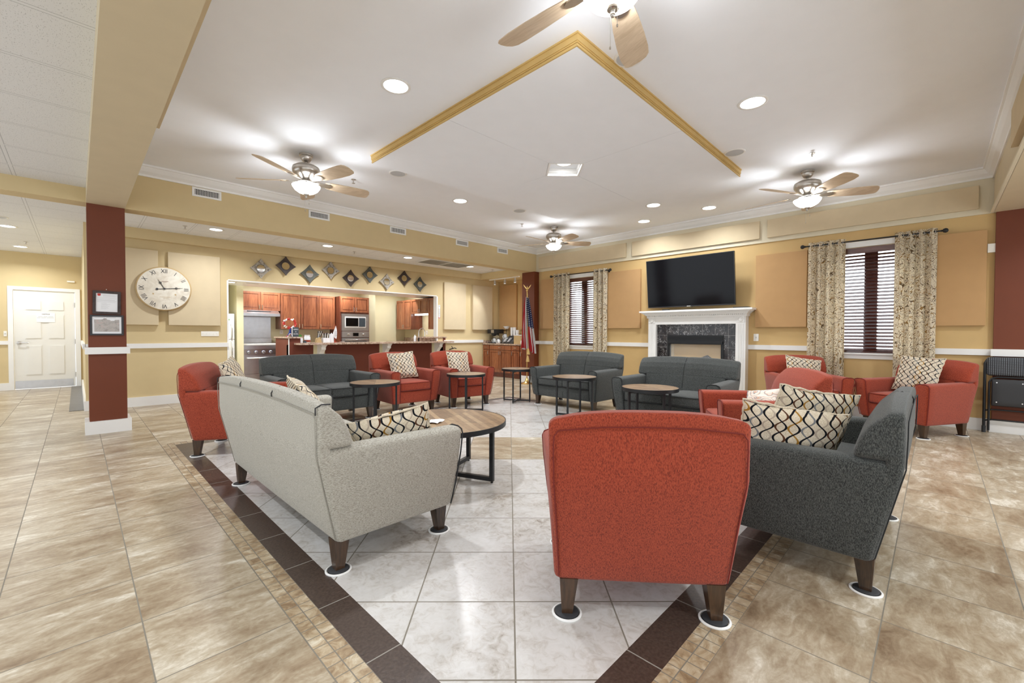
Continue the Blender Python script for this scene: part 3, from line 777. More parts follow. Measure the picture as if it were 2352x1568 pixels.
put('L1', 'loveseat', 'charcoal loveseat in front of the kitchen bar, behind the grey sofa', 'loveseat', (2.20, 5.633), -90, .5275, 2, 'darkfab', 'darkpipe', LG)
put('L2', 'loveseat', 'charcoal loveseat under the narrow window beside the red column', 'loveseat', (5.452, 3.982), 180, .5275, 2, 'darkfab', 'darkpipe', LG)
put('L3', 'loveseat', 'charcoal loveseat directly in front of the fireplace', 'loveseat', (4.99, 2.20), 181, .5275, 2, 'darkfab', 'darkpipe', LG)
put('L4', 'loveseat', 'charcoal loveseat nearest the camera at right, holding two patterned cushions', 'loveseat', (2.936, .492), 90, .5275, 2, 'darkfab', 'darkpipe', LG)
put('N', 'armchair', 'red armchair nearest the camera, seen squarely from behind', 'armchair', (1.776, 1.007), 40.4, .2875, 1, 'redfab', 'redpipe', RG)
put('A', 'armchair', 'red armchair with upright cushion beside the charcoal loveseat at the bar', 'armchair', (3.36, 5.535), -93.3, .2875, 1, 'redfab', 'redpipe', RG)
put('B', 'armchair', 'red armchair in front of the bar end, nearest the coffee cabinets', 'armchair', (4.317, 5.398), -100.8, .2875, 1, 'redfab', 'redpipe', RG)
put('C', 'armchair', 'red armchair with small floral cushion behind the near charcoal loveseat', 'armchair', (4.09, 1.09), 124, .2875, 1, 'redfab', 'redpipe', RG)
put('D', 'armchair', 'red armchair just right of the fireplace against the wall', 'armchair', (6.71, 1.215), 212, .2875, 1, 'redfab', 'redpipe', RG)
put('E', 'armchair', 'red armchair under the right window, next to black folding chair', 'armchair', (6.765, .178), 149, .2875, 1, 'redfab', 'redpipe', RG)
put('F', 'armchair', 'red armchair behind the far end of the grey sofa, by the left column', 'armchair', (1.152, 4.866), -29.3, .2875, 1, 'redfab', 'redpipe', RG)

# coaster cups under the legs
cup0 = None
NM = {'sofa': 'the pale grey sofa', 'L1': 'the loveseat at the bar', 'L2': 'the loveseat under the narrow window', 'L3': 'the loveseat before the fireplace', 'L4': 'the near right charcoal loveseat',
      'N': 'the nearest red armchair', 'A': 'the red armchair beside the bar loveseat', 'B': 'the red armchair by the coffee cabinets', 'C': 'the red armchair with floral cushion', 'D': 'the red armchair right of fireplace', 'E': 'the red armchair by the folding chair', 'F': 'the red armchair behind the grey sofa'}
SKIP = {'L1': ['rear left', 'front right'], 'L3': ['front left', 'front right', 'rear left', 'rear right'], 'C': ['front left', 'front right', 'rear left', 'rear right'], 'D': ['front left', 'front right', 'rear left', 'rear right'],
        'E': ['front right', 'rear right'], 'F': ['front left', 'front right'], 'L4': ['front left', 'front right'], 'L2': ['rear left'], 'sofa': ['front left']}
for key, (o, a) in SEATS.items():
    cx, cy = a[3]; rz = radians(a[4])-pi/2; lx = a[5]
    for sx, sn in ((-1, 'left'), (1, 'right')):
        for sy, yn in ((-1, 'rear'), (1, 'front')):
            if yn+' '+sn in SKIP.get(key, []): continue
            x = cx+sx*lx*cos(rz)-sy*.29*sin(rz); y = cy+sx*lx*sin(rz)+sy*.29*cos(rz)
            lb = 'white-rimmed coaster under %s leg of %s' % (yn+' '+sn, NM[key])
            if cup0 is None:
                cup0 = thing('furniture_coaster', lb, 'coaster', (x, y, 0), 0, 'coaster cups under the furniture legs')
                part('rim', MB().lathe([(.050, .0005), (.059, .0005), (.060, .005), (.057, .008), (.052, .008), (.050, .0005)], (0, 0, 0), 32), 'white', cup0, False)
                part('pad', MB().lathe([(.047, .0006), (.047, .009), (.042, .0118), (.002, .0118)], (0, 0, 0), 32), 'rubber', cup0, False)
            else: relabel(copy_tree(cup0, None, (x, y, 0)), lb)

# cushions
def pillow(label, loc, n_, up_, w_, h_, th, mat, spin=0, nm='throw_pillow'):
    """loc centre, n_ facing normal, up_ approximate up"""
    Zv = Vector(n_).normalized(); Yv = Vector(up_); Yv = (Yv-Zv*Yv.dot(Zv)).normalized(); Xv = Yv.cross(Zv)
    R = Matrix((Xv, Yv, Zv)).transposed() @ Matrix.Rotation(radians(spin), 3, 'Z')
    o = link(nm, None, None, loc); o.rotation_mode = 'QUATERNION'; o.rotation_quaternion = R.to_quaternion(); o.empty_display_size = .1
    tag(o, label, 'cushion', 'patterned throw pillows' if mat == 'chain' else None); WL[o.name] = tuple(loc)
    m = MB(); bm = m.bm; uvl = bm.loops.layers.uv.new('uv'); m.uvl = 1; K = 20; rnd = random.Random(label)
    p1, p2, p3 = rnd.random()*6, rnd.random()*6, rnd.random()*6
    def pos(i, j, s):
        u, v = -1+2*i/K, -1+2*j/K
        e = (max(0, (1-u**2))*max(0, (1-v**2)))**.42
        pin = 1-.075*(1-v*v)*abs(u)**3-.0; pin2 = 1-.075*(1-u*u)*abs(v)**3
        wr = .006*sin(5*u+p1+3*v)+.004*sin(9*v+p2+2*u)
        return (u*w_/2*pin, v*h_/2*pin2+.008*sin(3*u+p3)*(v > .9), s*(th/2*e+.004)+wr*e), (u*w_/2+.5+p1*.05, v*h_/2+.5+p2*.02)
    for s in (-1, 1):
        g_ = [[(lambda q: (bm.verts.new(q[0]), q[1]))(pos(i, j, s)) for j in range(K+1)] for i in range(K+1)]
        for i in range(K):
            for j in range(K):
                q = [g_[i][j], g_[i+1][j], g_[i+1][j+1], g_[i][j+1]]
                if s < 0: q = q[::-1]
                f = bm.faces.new([t[0] for t in q])
                for lp, t in zip(f.loops, q): lp[uvl].uv = t[1]
    m.smooth = True
    part('cover', m, mat, o, False)
    pts = []
    for k in range(80):
        t = k/80*4; sd = int(t); f = -1+2*(t-sd); u, v = ((f, -1), (1, f), (-f, 1), (-1, -f))[sd]
        pin = 1-.075*(1-v*v)*abs(u)**3; pin2 = 1-.075*(1-u*u)*abs(v)**3
        pts.append((u*w_/2*pin*1.01+.003*sin(k*2.1), v*h_/2*pin2*1.01+.003*sin(k*1.7), .003*sin(k*1.3)))
    pm = MB().tube(pts, .0058, 6, True); 
    part('welt', pm, mat, o, False)
    return o
def on_seat(key, lx_, depth, z, tilt, label, w_=.42, h_=.42, th=.13, mat='chain', yaw=0, spin=0):
    a = SEATS[key][1]; cx, cy = a[3]; f = radians(a[4]); fx, fy_ = cos(f), sin(f); rx, ry = cos(f-pi/2), sin(f-pi/2)
    x = cx+rx*lx_+fx*depth; y = cy+ry*lx_+fy_*depth; yy = f+radians(yaw); t = radians(tilt)
    nrm = (cos(yy)*cos(t), sin(yy)*cos(t), sin(t)); upv = (-cos(yy)*sin(t), -sin(yy)*sin(t), cos(t))
    return pillow(label, (x, y, z), nrm, upv, w_, h_, th, mat, spin)
on_seat('A', -.03, -.10, .645, 22, 'cushion with black wavy cords on the red armchair beside bar loveseat', .40, .40, .12, yaw=-6, spin=4)
on_seat('B', .0, -.10, .640, 22, 'cushion with wavy cords on the red armchair by coffee cabinets', .38, .38, .12, spin=-2)
on_seat('L4', -.415, .04, .600, 14, 'larger patterned cushion at the arm end of near charcoal loveseat, in front', .46, .33, .15, yaw=-62, spin=8)
on_seat('L4', -.13, .0, .640, 16, 'patterned cushion leaning behind another on the near charcoal loveseat', .46, .38, .14, yaw=-42, spin=9)
on_seat('sofa', .66, .10, .55, 24, 'patterned cushion leaning inside the near arm of the grey sofa', .44, .29, .15, yaw=66, spin=-14)
on_seat('sofa', -.50, .06, .60, 30, 'patterned cushion showing over the back at grey sofa far end', .42, .40, .14, yaw=-12, spin=6)
on_seat('C', -.08, -.02, .560, 40, 'small floral cushion lying on a red armchair seat', .27, .22, .10, 'floral', yaw=40, spin=14)
on_seat('D', -.02, -.10, .635, 22, 'patterned cushion on the red armchair right of the fireplace', .44, .36, .12, yaw=8, spin=-10)
on_seat('E', .02, -.10, .66, 20, 'patterned cushion on the red armchair beside the folding chair', .42, .42, .13, yaw=4, spin=-2)
on_seat('F', -.02, -.08, .66, 20, 'patterned cushion peeking out of the red armchair by left column', .42, .42, .12, spin=8)

# ================================================================== TABLES
TG = 'round side tables with crossed metal bases'
def round_table(nm, label, cat, loc, r, h, rot, lr, bar, group=None):
    o = thing(nm, label, cat, (loc[0], loc[1], 0), radians(rot), group)
    part('tabletop', MB().cyl((0, 0, h-.020), r-.006, .020, 56), 'herring', o, False)
    part('rim', MB().lathe([(r-.006, h-.034), (r, h-.034), (r, h+.0015), (r-.006, h+.0015), (r-.006, h-.034)], (0, 0, 0), 56), 'black', o, False)
    for k in range(4):
        a = pi/2*k; x, y = lr*cos(a), lr*sin(a); s = bar/2
        part('leg', MB().box(x-s, x+s, y-s, y+s, .014, h-.034), 'black', o, False)
        part('foot', MB().cyl((x, y, 0), .010, .006, 12).cyl((x, y, .006), .004, .01, 8), 'black', o, False)
    s = bar/2
    for z in (.014, h-.034-bar):
        part('crossbar', MB().box(-lr, lr, -s, s, z, z+bar).box(-s, s, -lr, lr, z+.0005, z+bar+.0005), 'black', o, False)
    return o
round_table('coffee_table', 'large low round wooden coffee table with black metal base', 'coffee table', (2.012, 2.753), .5, .44, 22, .43, .030)
round_table('side_table', 'small round side table in front of the flag', 'side table', (5.085, 4.905), .252, .545, 28, .22, .020, TG)
round_table('side_table', 'round side table between the loveseat under the window and grey square floor', 'side table', (4.69, 3.452), .295, .545, 107, .25, .022, TG)
round_table('side_table', 'round side table in front of the fireplace loveseat', 'side table', (4.34, 2.19), .295, .545, 60, .25, .022, TG)
round_table('side_table', 'round side table with shiny top between grey sofa and bar loveseat', 'side table', (2.465, 4.70), .285, .545, 60, .24, .022, TG)
round_table('side_table', 'round side table in front of the two red bar armchairs', 'side table', (3.91, 4.782), .277, .545, 49, .235, .022, TG)
m = MB(); 
for i in range(6):
    for j in range(4):
        f = lambda i, j: (1.885+.020*i-.010*j, 2.64+.022*j+.012*i, .4425+.005*(sin(i*1.1+j)+1))
        m.quad([f(i, j), f(i+1, j), f(i+1, j+1), f(i, j+1)])
bmesh.ops.remove_doubles(m.bm, verts=m.bm.verts, dist=.0001); bmesh.ops.solidify(m.bm, geom=m.bm.faces[:], thickness=.0006); m.smooth = True
solo('paper_leaflet', m, 'paper', 'crumpled white leaflet lying on the coffee table', 'leaflet')
solo('oblong', MB().box(1.72, 1.88, 3.02, 3.13, .4425, .446), 'grille', 'pale magazine at the far edge of the coffee table', 'oblong')  # thin pale box lying on the tabletop

# ================================================================== CEILING FIXTURES
def downlight(x, y, z, label, power, group, r=.097, spread=150):
    o = thing('ceiling_light', label, 'ceiling light', (x, y, z), 0, group)
    part('trim_ring', MB().lathe([(r-.006, -.001), (r-.004, -.006), (r+.012, -.008), (r+.018, -.004), (r+.018, -.0005), (r-.006, -.001)], (x, y, z), 32), 'white', o)
    part('lens', MB().lathe([(.001, -.0025), (r-.006, -.0025), (r-.006, -.0005), (.001, -.0005)], (x, y, z), 32), 'lens', o)
    disk_light('lamp', o, (x, y, z-.012), power, r*.8, spread)
    return o
GM, GK, GH = 'recessed lights in the white main ceiling', 'recessed lights above the kitchen strip', 'recessed lights in the hall tile ceiling'
downlight(1.772, 3.032, CZ, 'large round recessed light left of the gold square, nearest the camera', P_DOWN, GM)
downlight(3.98, 1.117, CZ, 'large round recessed light right of the gold square, nearest the camera', P_DOWN, GM)
downlight(3.947, 4.965, CZ, 'small round recessed light near the beam with vents', P_DOWN, GM)
downlight(6.102, 3.048, CZ, 'recessed light just beyond the dropped square, right of centre', P_DOWN, GM)
downlight(6.82, 2.5, CZ, 'recessed light nearest the crown moulding above the television', P_DOWN*.5, GM)
downlight(6.859, 3.598, CZ, 'smallest far recessed light above the fireplace loveseat', P_DOWN*.5, GM)
downlight(3.892, 3.02, CZ, 'recessed light inside the small square well in the dropped ceiling', P_DOWN*.5, GM, .085)
for x, lb in ((1.497, 'recessed light in tile strip, nearest the red left column'), (3.176, 'recessed light in tile strip above the stove side'), (4.818, 'recessed light in tile strip beside the metal ceiling grille'), (6.472, 'recessed light in tile strip nearest the coffee nook')):
    downlight(x, 7.78, TZ, lb, P_STRIP, GK, .085)
downlight(-.70, 9.75, TZ, 'hall recessed light partly cut by the left picture edge', P_STRIP, GH, .085)
downlight(-.704, 11.9, TZ, 'hall recessed light just in front of the white door', P_STRIP, GH, .085)
downlight(-.75, 4.6, TZ, 'hall recessed light beyond the left edge, before the cross beam', P_STRIP, GH, .085)
downlight(-.75, 1.6, TZ, 'hall recessed light overhead at left, out of frame', P_STRIP, GH, .085)
downlight(1.5, -1.3, BZ, 'recessed light in the right soffit behind the camera', P_STRIP, GH, .085)
downlight(4.2, -1.5, BZ, 'recessed light in the right soffit beside the folding chair side', P_STRIP, GH, .085)
downlight(6.3, -1.4, BZ, 'recessed light in the right soffit above the folding chair', P_STRIP, GH, .085)
for x in (2.9, 4.4):  # lamps added out of sight above the soffit to light the kitchen
    downlight(x, 9.95, 2.42, 'added unseen kitchen light above the %s' % ('stove' if x < 3 else 'wall oven'), P_KIT, 'added fill lights inside the kitchen', .085)
downlight(5.9, 9.9, 2.42, 'added unseen kitchen light above the sink cabinets', P_KIT*.8, 'added fill lights inside the kitchen', .085)  # another hidden lamp added for kitchen brightness
downlight(1.98, 9.15, OZ+.01, 'added light in the kitchen soffit to brighten the refrigerator', P_KIT*.8, 'added fill lights inside the kitchen', .07)  # added lamp that brightens the refrigerator front
for x in (2.3, 3.7, 5.1):
    n_o = solo('ceiling_vent', MB().box(x-.1, x+.1, 9.0, 9.1, OZ+.004, OZ+.011), 'grille', 'slotted grey vent in kitchen soffit, %s' % {2.3: 'nearest the fridge', 3.7: 'above the bar middle', 5.1: 'nearest the right post'}[x], 'vent', 'slotted vents under the kitchen soffit')
def speaker(x, y, z, label):
    o = thing('ceiling_speaker', label, 'speaker', (x, y, z), 0, 'round ceiling speakers')
    part('ring', MB().lathe([(.088, -.0005), (.088, -.007), (.10, -.007), (.106, -.0005), (.088, -.0005)], (x, y, z), 32), 'white', o)
    part('grille', MB().lathe([(.001, -.005), (.088, -.005), (.088, -.0005), (.001, -.0005)], (x, y, z), 32), 'grille', o)
speaker(2.748, 4.658, CZ, 'round ceiling speaker right of the left ceiling fan')
speaker(4.936, 1.555, CZ, 'round ceiling speaker beside right end of gold moulding')
speaker(4.909, 4.69, CZ, 'round ceiling speaker near the farthest ceiling fan')
speaker(2.739, 1.559, CZ, 'round ceiling speaker half hidden behind the nearest fan blade')
speaker(-.74, 9.05, TZ, 'round speaker in hall ceiling at left picture edge')
def sprinkler(x, y, z, label):
    m = MB().lathe([(.028, -.0005), (.028, -.004), (.010, -.008), (.006, -.03), (.007, -.034), (.003, -.035), (.003, -.044), (.020, -.046), (.020, -.048), (.001, -.048)], (x, y, z), 20)
    solo('sprinkler_head', m, 'nickel', label, 'sprinkler', 'fire sprinkler heads', (x, y, z))
for a in ((2.466, 5.243, CZ, 'sprinkler head beside the left ceiling fan'), (5.535, .972, CZ, 'sprinkler head beside the right ceiling fan'), (5.533, 5.222, CZ, 'sprinkler head beside the farthest ceiling fan'),
          (1.13, 7.85, TZ, 'sprinkler head in tile strip just right of red left column'), (3.75, 7.95, TZ, 'sprinkler head in tile strip above the diamond mirrors'), (7.15, 7.75, TZ, 'sprinkler head in tile strip nearest the coffee nook'), (-.60, 11.2, TZ, 'sprinkler head in the hall ceiling before the door')): sprinkler(*a)
E_V = None
for x0, lb in ((1.02, 'air vent in the beam, nearest the left column'), (2.405, 'air vent in the beam just right of the left fan'), (3.722, 'middle air vent in the beam'), (5.115, 'fourth air vent along the beam'), (6.205, 'smallest far air vent in the beam by the corner')):
    if E_V is None:
        E_V = thing('air_vent', lb, 'vent', (x0, YB, 2.812), 0, 'white air vents in the tan beam')
        part('frame', MB().box(0, .305, -.010, 0, 0, .022).box(0, .305, -.010, 0, .09, .112).box(0, .026, -.010, 0, .022, .09).box(.279, .305, -.010, 0, .022, .09), 'white', E_V, False)
        part('backing', MB().box(.02, .285, -.002, -.0005, .02, .092), 'ink', E_V, False)
        f = MB()
        for k in range(15): f.box(.034+k*.0168, .0385+k*.0168, -.009, -.003, .022, .09)
        for k in range(3): f.box(.026, .279, -.008, -.004, .036+k*.017, .0375+k*.017)
        part('louvre', f, 'white', E_V, False)
    else: relabel(copy_tree(E_V, None, (x0, YB, 2.812)), lb)
f = MB().box(5.22, 6.4, 7.56, 7.58, TZ-.012, TZ-.001).box(5.22, 6.4, 8.1, 8.12, TZ-.012, TZ-.001).box(5.22, 5.24, 7.58, 8.1, TZ-.012, TZ-.001).box(5.80, 5.82, 7.58, 8.1, TZ-.012, TZ-.001).box(6.38, 6.4, 7.58, 8.1, TZ-.012, TZ-.001)
o = thing('return_grille', 'grey metal return air grille in the kitchen side tile ceiling', 'vent', (5.81, 7.84, TZ)); part('frame', f, 'white', o)
f = MB()
for k in range(26): f.box(5.24, 6.38, 7.59+k*.02, 7.594+k*.02, TZ-.010, TZ-.001)
part('louvre', f, 'steel', o); part('backing', MB().box(5.24, 6.38, 7.58, 8.1, TZ-.003, TZ-.0005), 'plate', o)

def fan(loc, phase, label):
    o = thing('ceiling_fan', label, 'ceiling fan', (loc[0], loc[1], CZ), radians(phase), 'brushed nickel ceiling fans with maple blades')
    p = lambda nm, m, mat: part(nm, m, mat, o, False)
    p('canopy', MB().lathe([(.070, 0), (.068, -.02), (.058, -.026), (.056, -.05), (.036, -.078), (.012, -.085)], seg=32), 'nickel')
    p('downrod', MB().cyl((0, 0, -.125), .011, .05, 14), 'nickel')
    p('motor', MB().lathe([(.02, -.115), (.10, -.122), (.132, -.14), (.14, -.165), (.137, -.195), (.115, -.225), (.085, -.24), (.06, -.262), (.045, -.28), (.075, -.29), (.085, -.305), (.02, -.305)], seg=40), 'nickel')
    bowl = p('glass_bowl', MB().lathe([(.137, -.335), (.142, -.338), (.138, -.352), (.115, -.385), (.08, -.41), (.04, -.424), (.012, -.428), (.010, -.424), (.04, -.418), (.078, -.404), (.11, -.38), (.132, -.35), (.137, -.335)], seg=40), 'bowl')
    p('light_kit', MB().lathe([(.03, -.30), (.05, -.312), (.05, -.33), (.012, -.336), (.008, -.34), (.008, -.43)], seg=20), 'nickel')
    p('finial', MB().lathe([(.006, -.426), (.028, -.427), (.026, -.436), (.012, -.442), (.009, -.45), (.012, -.458), (.006, -.470), (.001, -.472)], seg=20), 'nickel')
    for (x, y, z0, z1) in ((.012, .0, -.60, -.44), (-.035, .02, -.53, -.335)):
        p('pull_chain', MB().tube([(x, y, z1), (x, y, (z0+z1)/2), (x, y, z0)], .0013, 5).lathe([(.001, z0-.012), (.004, z0-.01), (.004, z0), (.001, z0+.002)], (x, y, 0), 8), 'nickel')
    for k in range(5):
        a = 2*pi*k/5; pit = radians(-16)
        def T(r, s, z):
            r = r if r < .27 else .27+(r-.27)*1.13; s *= 1.12
            return (r*cos(a)-(s*cos(pit))*sin(a), r*sin(a)+(s*cos(pit))*cos(a), -.285+z+s*sin(pit))
        out = [(.19, -.035), (.24, -.052), (.32, -.062), (.45, -.072), (.56, -.076), (.61, -.072), (.635, -.055), (.648, -.02), (.65, .02), (.645, .045), (.63, .058), (.56, .070), (.45, .070), (.32, .062), (.24, .052), (.19, .035)]
        bl = p('blade', MB().prism(out, lambda u, v, w_: T(u, v, w_), -.003, .003), 'blade')
        arm = MB().prism([(.07, -.014), (.13, -.02), (.17, -.030), (.235, -.034), (.262, -.018), (.266, 0), (.262, .018), (.235, .034), (.17, .030), (.13, .02), (.07, .014)], lambda u, v, w_: T(u, v, w_), -.009, -.0035)
        p('blade_arm', arm, 'nickel')
    l = bpy.data.lights.new('bulb', 'POINT'); l.energy = P_FAN; l.shadow_soft_size = .055; l.color = LAMP
    link('bulb', l, o, (0, 0, -.352))
    return o
f1 = fan((1.767, 4.886), 141, 'ceiling fan at left above the bar loveseat')
for loc, ph, lb in (((6.103, 1.112), 81, 'ceiling fan at right above the red armchairs by the window'), ((6.091, 4.957), 108, 'smallest ceiling fan, far off near the red corner column'), ((1.755, 1.085), 92, 'nearest ceiling fan, cut off by the top picture edge')):
    relabel(copy_tree(f1, None, (loc[0], loc[1], CZ), radians(ph)), lb)

# ================================================================== WALL THINGS
def acpanel(x0, x1, y0, y1, z0, z1, mat, label, grp):
    if x1-x0 < .06: x0 -= .002; x1 -= .002
    elif y0 > 0: y0 -= .002; y1 -= .002
    else: y0 += .002; y1 += .002
    solo('acoustic_panel', MB().box(x0, x1, y0, y1, z0, z1).bevel(.004, 2), mat, label, 'acoustic panel', grp)
GP = 'fabric acoustic panels'
acpanel(.42, .89, YK-.055, YK, 1.238, 2.378, 'panel', 'beige acoustic panel behind the clock, beside the left column', GP)
acpanel(1.013, 1.695, YK-.055, YK, 1.238, 2.378, 'panel', 'wide beige acoustic panel behind the right part of the clock', GP)
acpanel(6.31, 6.98, YK-.05, YK, 1.215, 2.37, 'panel', 'beige acoustic panel right of the narrow red and white sign', GP)
acpanel(7.225, 7.903, YK-.05, YK, 1.215, 2.37, 'panel', 'beige acoustic panel nearest the nook corner', GP)
acpanel(8.16, 8.21, 7.9, 8.52, 1.22, 2.42, 'panelgold', 'gold acoustic panel above the coffee maker', GP)
acpanel(8.16, 8.21, 7.05, 7.78, 1.22, 2.42, 'panelgold', 'gold acoustic panel behind the flag pole', GP)
for y0, y1, lb in ((3.95, 4.645, 'gold acoustic panel between narrow window and television'), (5.93, 6.42, 'gold acoustic panel between red corner column and curtain'), (1.34, 2.005, 'gold acoustic panel between television and right window'), (-.405, .01, 'gold acoustic panel at far right, beside red wall')):
    acpanel(XF-.05, XF, y0, y1, 1.228, 2.333, 'panelgold', lb, GP)
for y0, y1, lb in ((4.256, 6.468, 'long low beige panel under the crown above the narrow window'), (1.962, 4.128, 'long low beige panel under the crown above the television'), (-.33, 1.854, 'long low beige panel under the crown above the right window')):
    acpanel(XB-.03, XB, y0, y1, 2.59, 2.86, 'panel', lb, GP)
acpanel(2.2, 5.29, -.45, -.405, 2.62, 2.92, 'panel', 'beige acoustic panel on the right beam, at the picture edge', GP)
acpanel(.404, .429, .3, 3.93, 2.56, 2.86, 'panel', 'long panel along the left beam, seen only as a thin edge', GP)

# clock
cx, cz, cr = .958, 1.795, .335
o = thing('wall_clock', 'large round cream wall clock with black Roman numerals', 'clock', (cx, YK-.06, cz))
part('rim', MB().lathe([(cr-.012, -.004), (cr, 0), (cr+.006, .012), (cr+.004, .045), (cr-.02, .045), (cr-.012, -.004)], (cx, YK-.105, cz), 64, 'y'), 'rag', o)
part('face', MB().lathe([(.001, -.006), (cr-.012, -.006), (cr-.008, .004), (.001, .004)], (cx, YK-.103, cz), 64, 'y'), 'clock', o)
fyk = YK-.110
for k, s in enumerate(['XII', 'I', 'II', 'III', 'IIII', 'V', 'VI', 'VII', 'VIII', 'IX', 'X', 'XI']):
    a = -2*pi*k/12; r = cr*.80
    t = text('numeral', s, .088, (cx-r*sin(a), fyk, cz+r*cos(a)), 0, 'ink', o, .0006, spin=a)
    t.scale = (.78, 1, 1)
def hand(nm, ang, L, tail):
    m = MB(); d = (sin(ang), cos(ang)); q = (cos(ang), -sin(ang))
    def at(u, v): return (cx+d[0]*u+q[0]*v, cz+d[1]*u+q[1]*v)
    m.prism([(tail, -.004), (L*.55, -.004), (L*.98, -.0012), (L*.98, .0012), (L*.55, .004), (tail, .004)], lambda u, v, w_: (at(u, v)[0], w_, at(u, v)[1]), fyk-.006, fyk-.003)
    ring = [at(L*.62+.014*cos(t), .014*sin(t)) for t in [2*pi*i/16 for i in range(16)]]
    m.tube([(x, fyk-.005, z) for x, z in ring], .003, 5, True)
    if tail < -.03: m.lathe([(.001, 0), (.016, 0), (.016, .003), (.001, .003)], (at(tail, 0)[0], fyk-.007, at(tail, 0)[1]), 16, 'y')
    part(nm, m, 'ink', o)
hand('minute_hand', radians(84), .235, -.09); hand('hour_hand', radians(-29), .165, 0)
part('hub', MB().lathe([(.001, 0), (.014, 0), (.014, .004), (.001, .004)], (cx, fyk-.010, cz), 16, 'y'), 'ink', o)
for dx in (-.135, .135): part('winding_hole', MB().lathe([(.001, 0), (.011, 0), (.011, .002), (.001, .002)], (cx+dx, fyk-.001, cz-.085), 14, 'y'), 'rag', o)
part('script_line', MB().box(cx-.06, cx+.075, fyk-.0005, fyk+.001, cz-.128, cz-.124).box(cx-.02, cx+.04, fyk-.0005, fyk+.001, cz-.146, cz-.143), 'rag', o)
part('script_line', MB().box(cx-.035, cx+.05, fyk-.0005, fyk+.001, cz+.112, cz+.116).box(cx-.02, cx+.025, fyk-.0005, fyk+.001, cz+.1, cz+.103), 'redpipe', o)

def plate(nm, label, x0, x1, y0, y1, z0, z1, sw, axis, group=None):
    o = thing(nm, label, 'wall plate', ((x0+x1)/2, (y0+y1)/2, z0), 0, group)
    part('plate', MB().box(x0, x1, y0, y1, z0, z1).bevel(.002, 1), 'plate', o)
    for k in range(sw):
        t = (k+.5)/sw; zc = (z0+z1)/2
        if axis == 'y': m = MB().box(x0+(x1-x0)*t-.005, x0+(x1-x0)*t+.005, y0-.008, y0+.002, zc-.010, zc+.012)
        else: m = MB().box(x0-.006, x0+.002, y0+(y1-y0)*t-.006, y0+(y1-y0)*t+.006, zc-.012, zc+.012)
        part('toggle', m, 'nickel' if sw == 1 else 'plate', o)
plate('light_switch', 'white five-toggle light switch plate below the clock', 1.435, 1.68, YK-.008, YK, 1.062, 1.142, 5, 'y')
plate('wall_outlet', 'white outlet plate right of the fireplace', XF-.008, XF, 1.966, 2.036, 1.012, 1.124, 1, 'x')
plate('light_switch', 'white switch plate left of the hall door', -.985, -.945, 12.69, 12.7, 1.04, 1.14, 1, 'y')
solo('motion_sensor', MB().box(XF-.04, XF, -.47, -.41, 2.07, 2.17).bevel(.012, 2), 'plate', 'small white sensor box beside the red right wall', 'sensor')

# framed documents on the left column
def frame(nm, label, x0, x1, z0, z1, t, fm, tilt=0):
    c = ((x0+x1)/2, 6.58, z0); o = thing(nm, label, 'picture frame', c); o.rotation_euler = (0, radians(tilt), 0)
    part('frame', MB().box(x0, x1, 6.562, 6.58, z0, z0+t).box(x0, x1, 6.562, 6.58, z1-t, z1).box(x0, x0+t, 6.562, 6.58, z0+t, z1-t).box(x1-t, x1, 6.562, 6.58, z0+t, z1-t).bevel(.003, 1), fm, o)
    part('sheet', MB().box(x0+t*.8, x1-t*.8, 6.570, 6.575, z0+t*.8, z1-t*.8), 'paper', o)
    return o
fo = frame('framed_certificate', 'dark bronze framed printed notice, upper of two on the red column', .122, .350, 1.322, 1.578, .026, 'm_brown', 1)
m = MB()
rnd = random.Random(3)
for k, z in enumerate([1.532, 1.524, 1.516, 1.503, 1.492, 1.480, 1.474, 1.466, 1.455, 1.441, 1.431, 1.420, 1.410, 1.400, 1.390, 1.380]):
    a = .205 if k < 3 else (.158 if k < 9 else .190); e = (.300+.02*rnd.random()) if k < 9 else .225+.04*rnd.random(); m.box(a, e, 6.5694, 6.570, z, z+.0018)
part('print_lines', m, 'grille', fo)
part('crest', MB().prism([(.160, 1.548), (.186, 1.548), (.186, 1.528), (.180, 1.522), (.166, 1.522), (.160, 1.528)], lambda u, v, w_: (u, w_, v), 6.5692, 6.570), 'redm', fo)
fo = frame('framed_map', 'black framed map print, lower of two on the red column', .100, .374, 1.088, 1.312, .018, 'blackp')
part('map', MB().prism([(.135, 1.262), (.20, 1.264), (.212, 1.275), (.232, 1.275), (.24, 1.262), (.262, 1.258), (.268, 1.248), (.298, 1.25), (.302, 1.26), (.338, 1.262), (.338, 1.128), (.135, 1.128)], lambda u, v, w_: (u, w_, v), 6.5688, 6.570), 'map', fo)
part('caption', MB().box(.137, .222, 6.569, 6.570, 1.282, 1.287).box(.228, .31, 6.569, 6.570, 1.282, 1.287), 'grille', fo)
solo('wall_hook', MB().lathe([(.001, 0), (.004, 0), (.004, .012), (.001, .012)], (.236, 6.568, 1.596), 10, 'y'), 'plate', 'tiny white hook above the upper frame on the red column', 'hook')

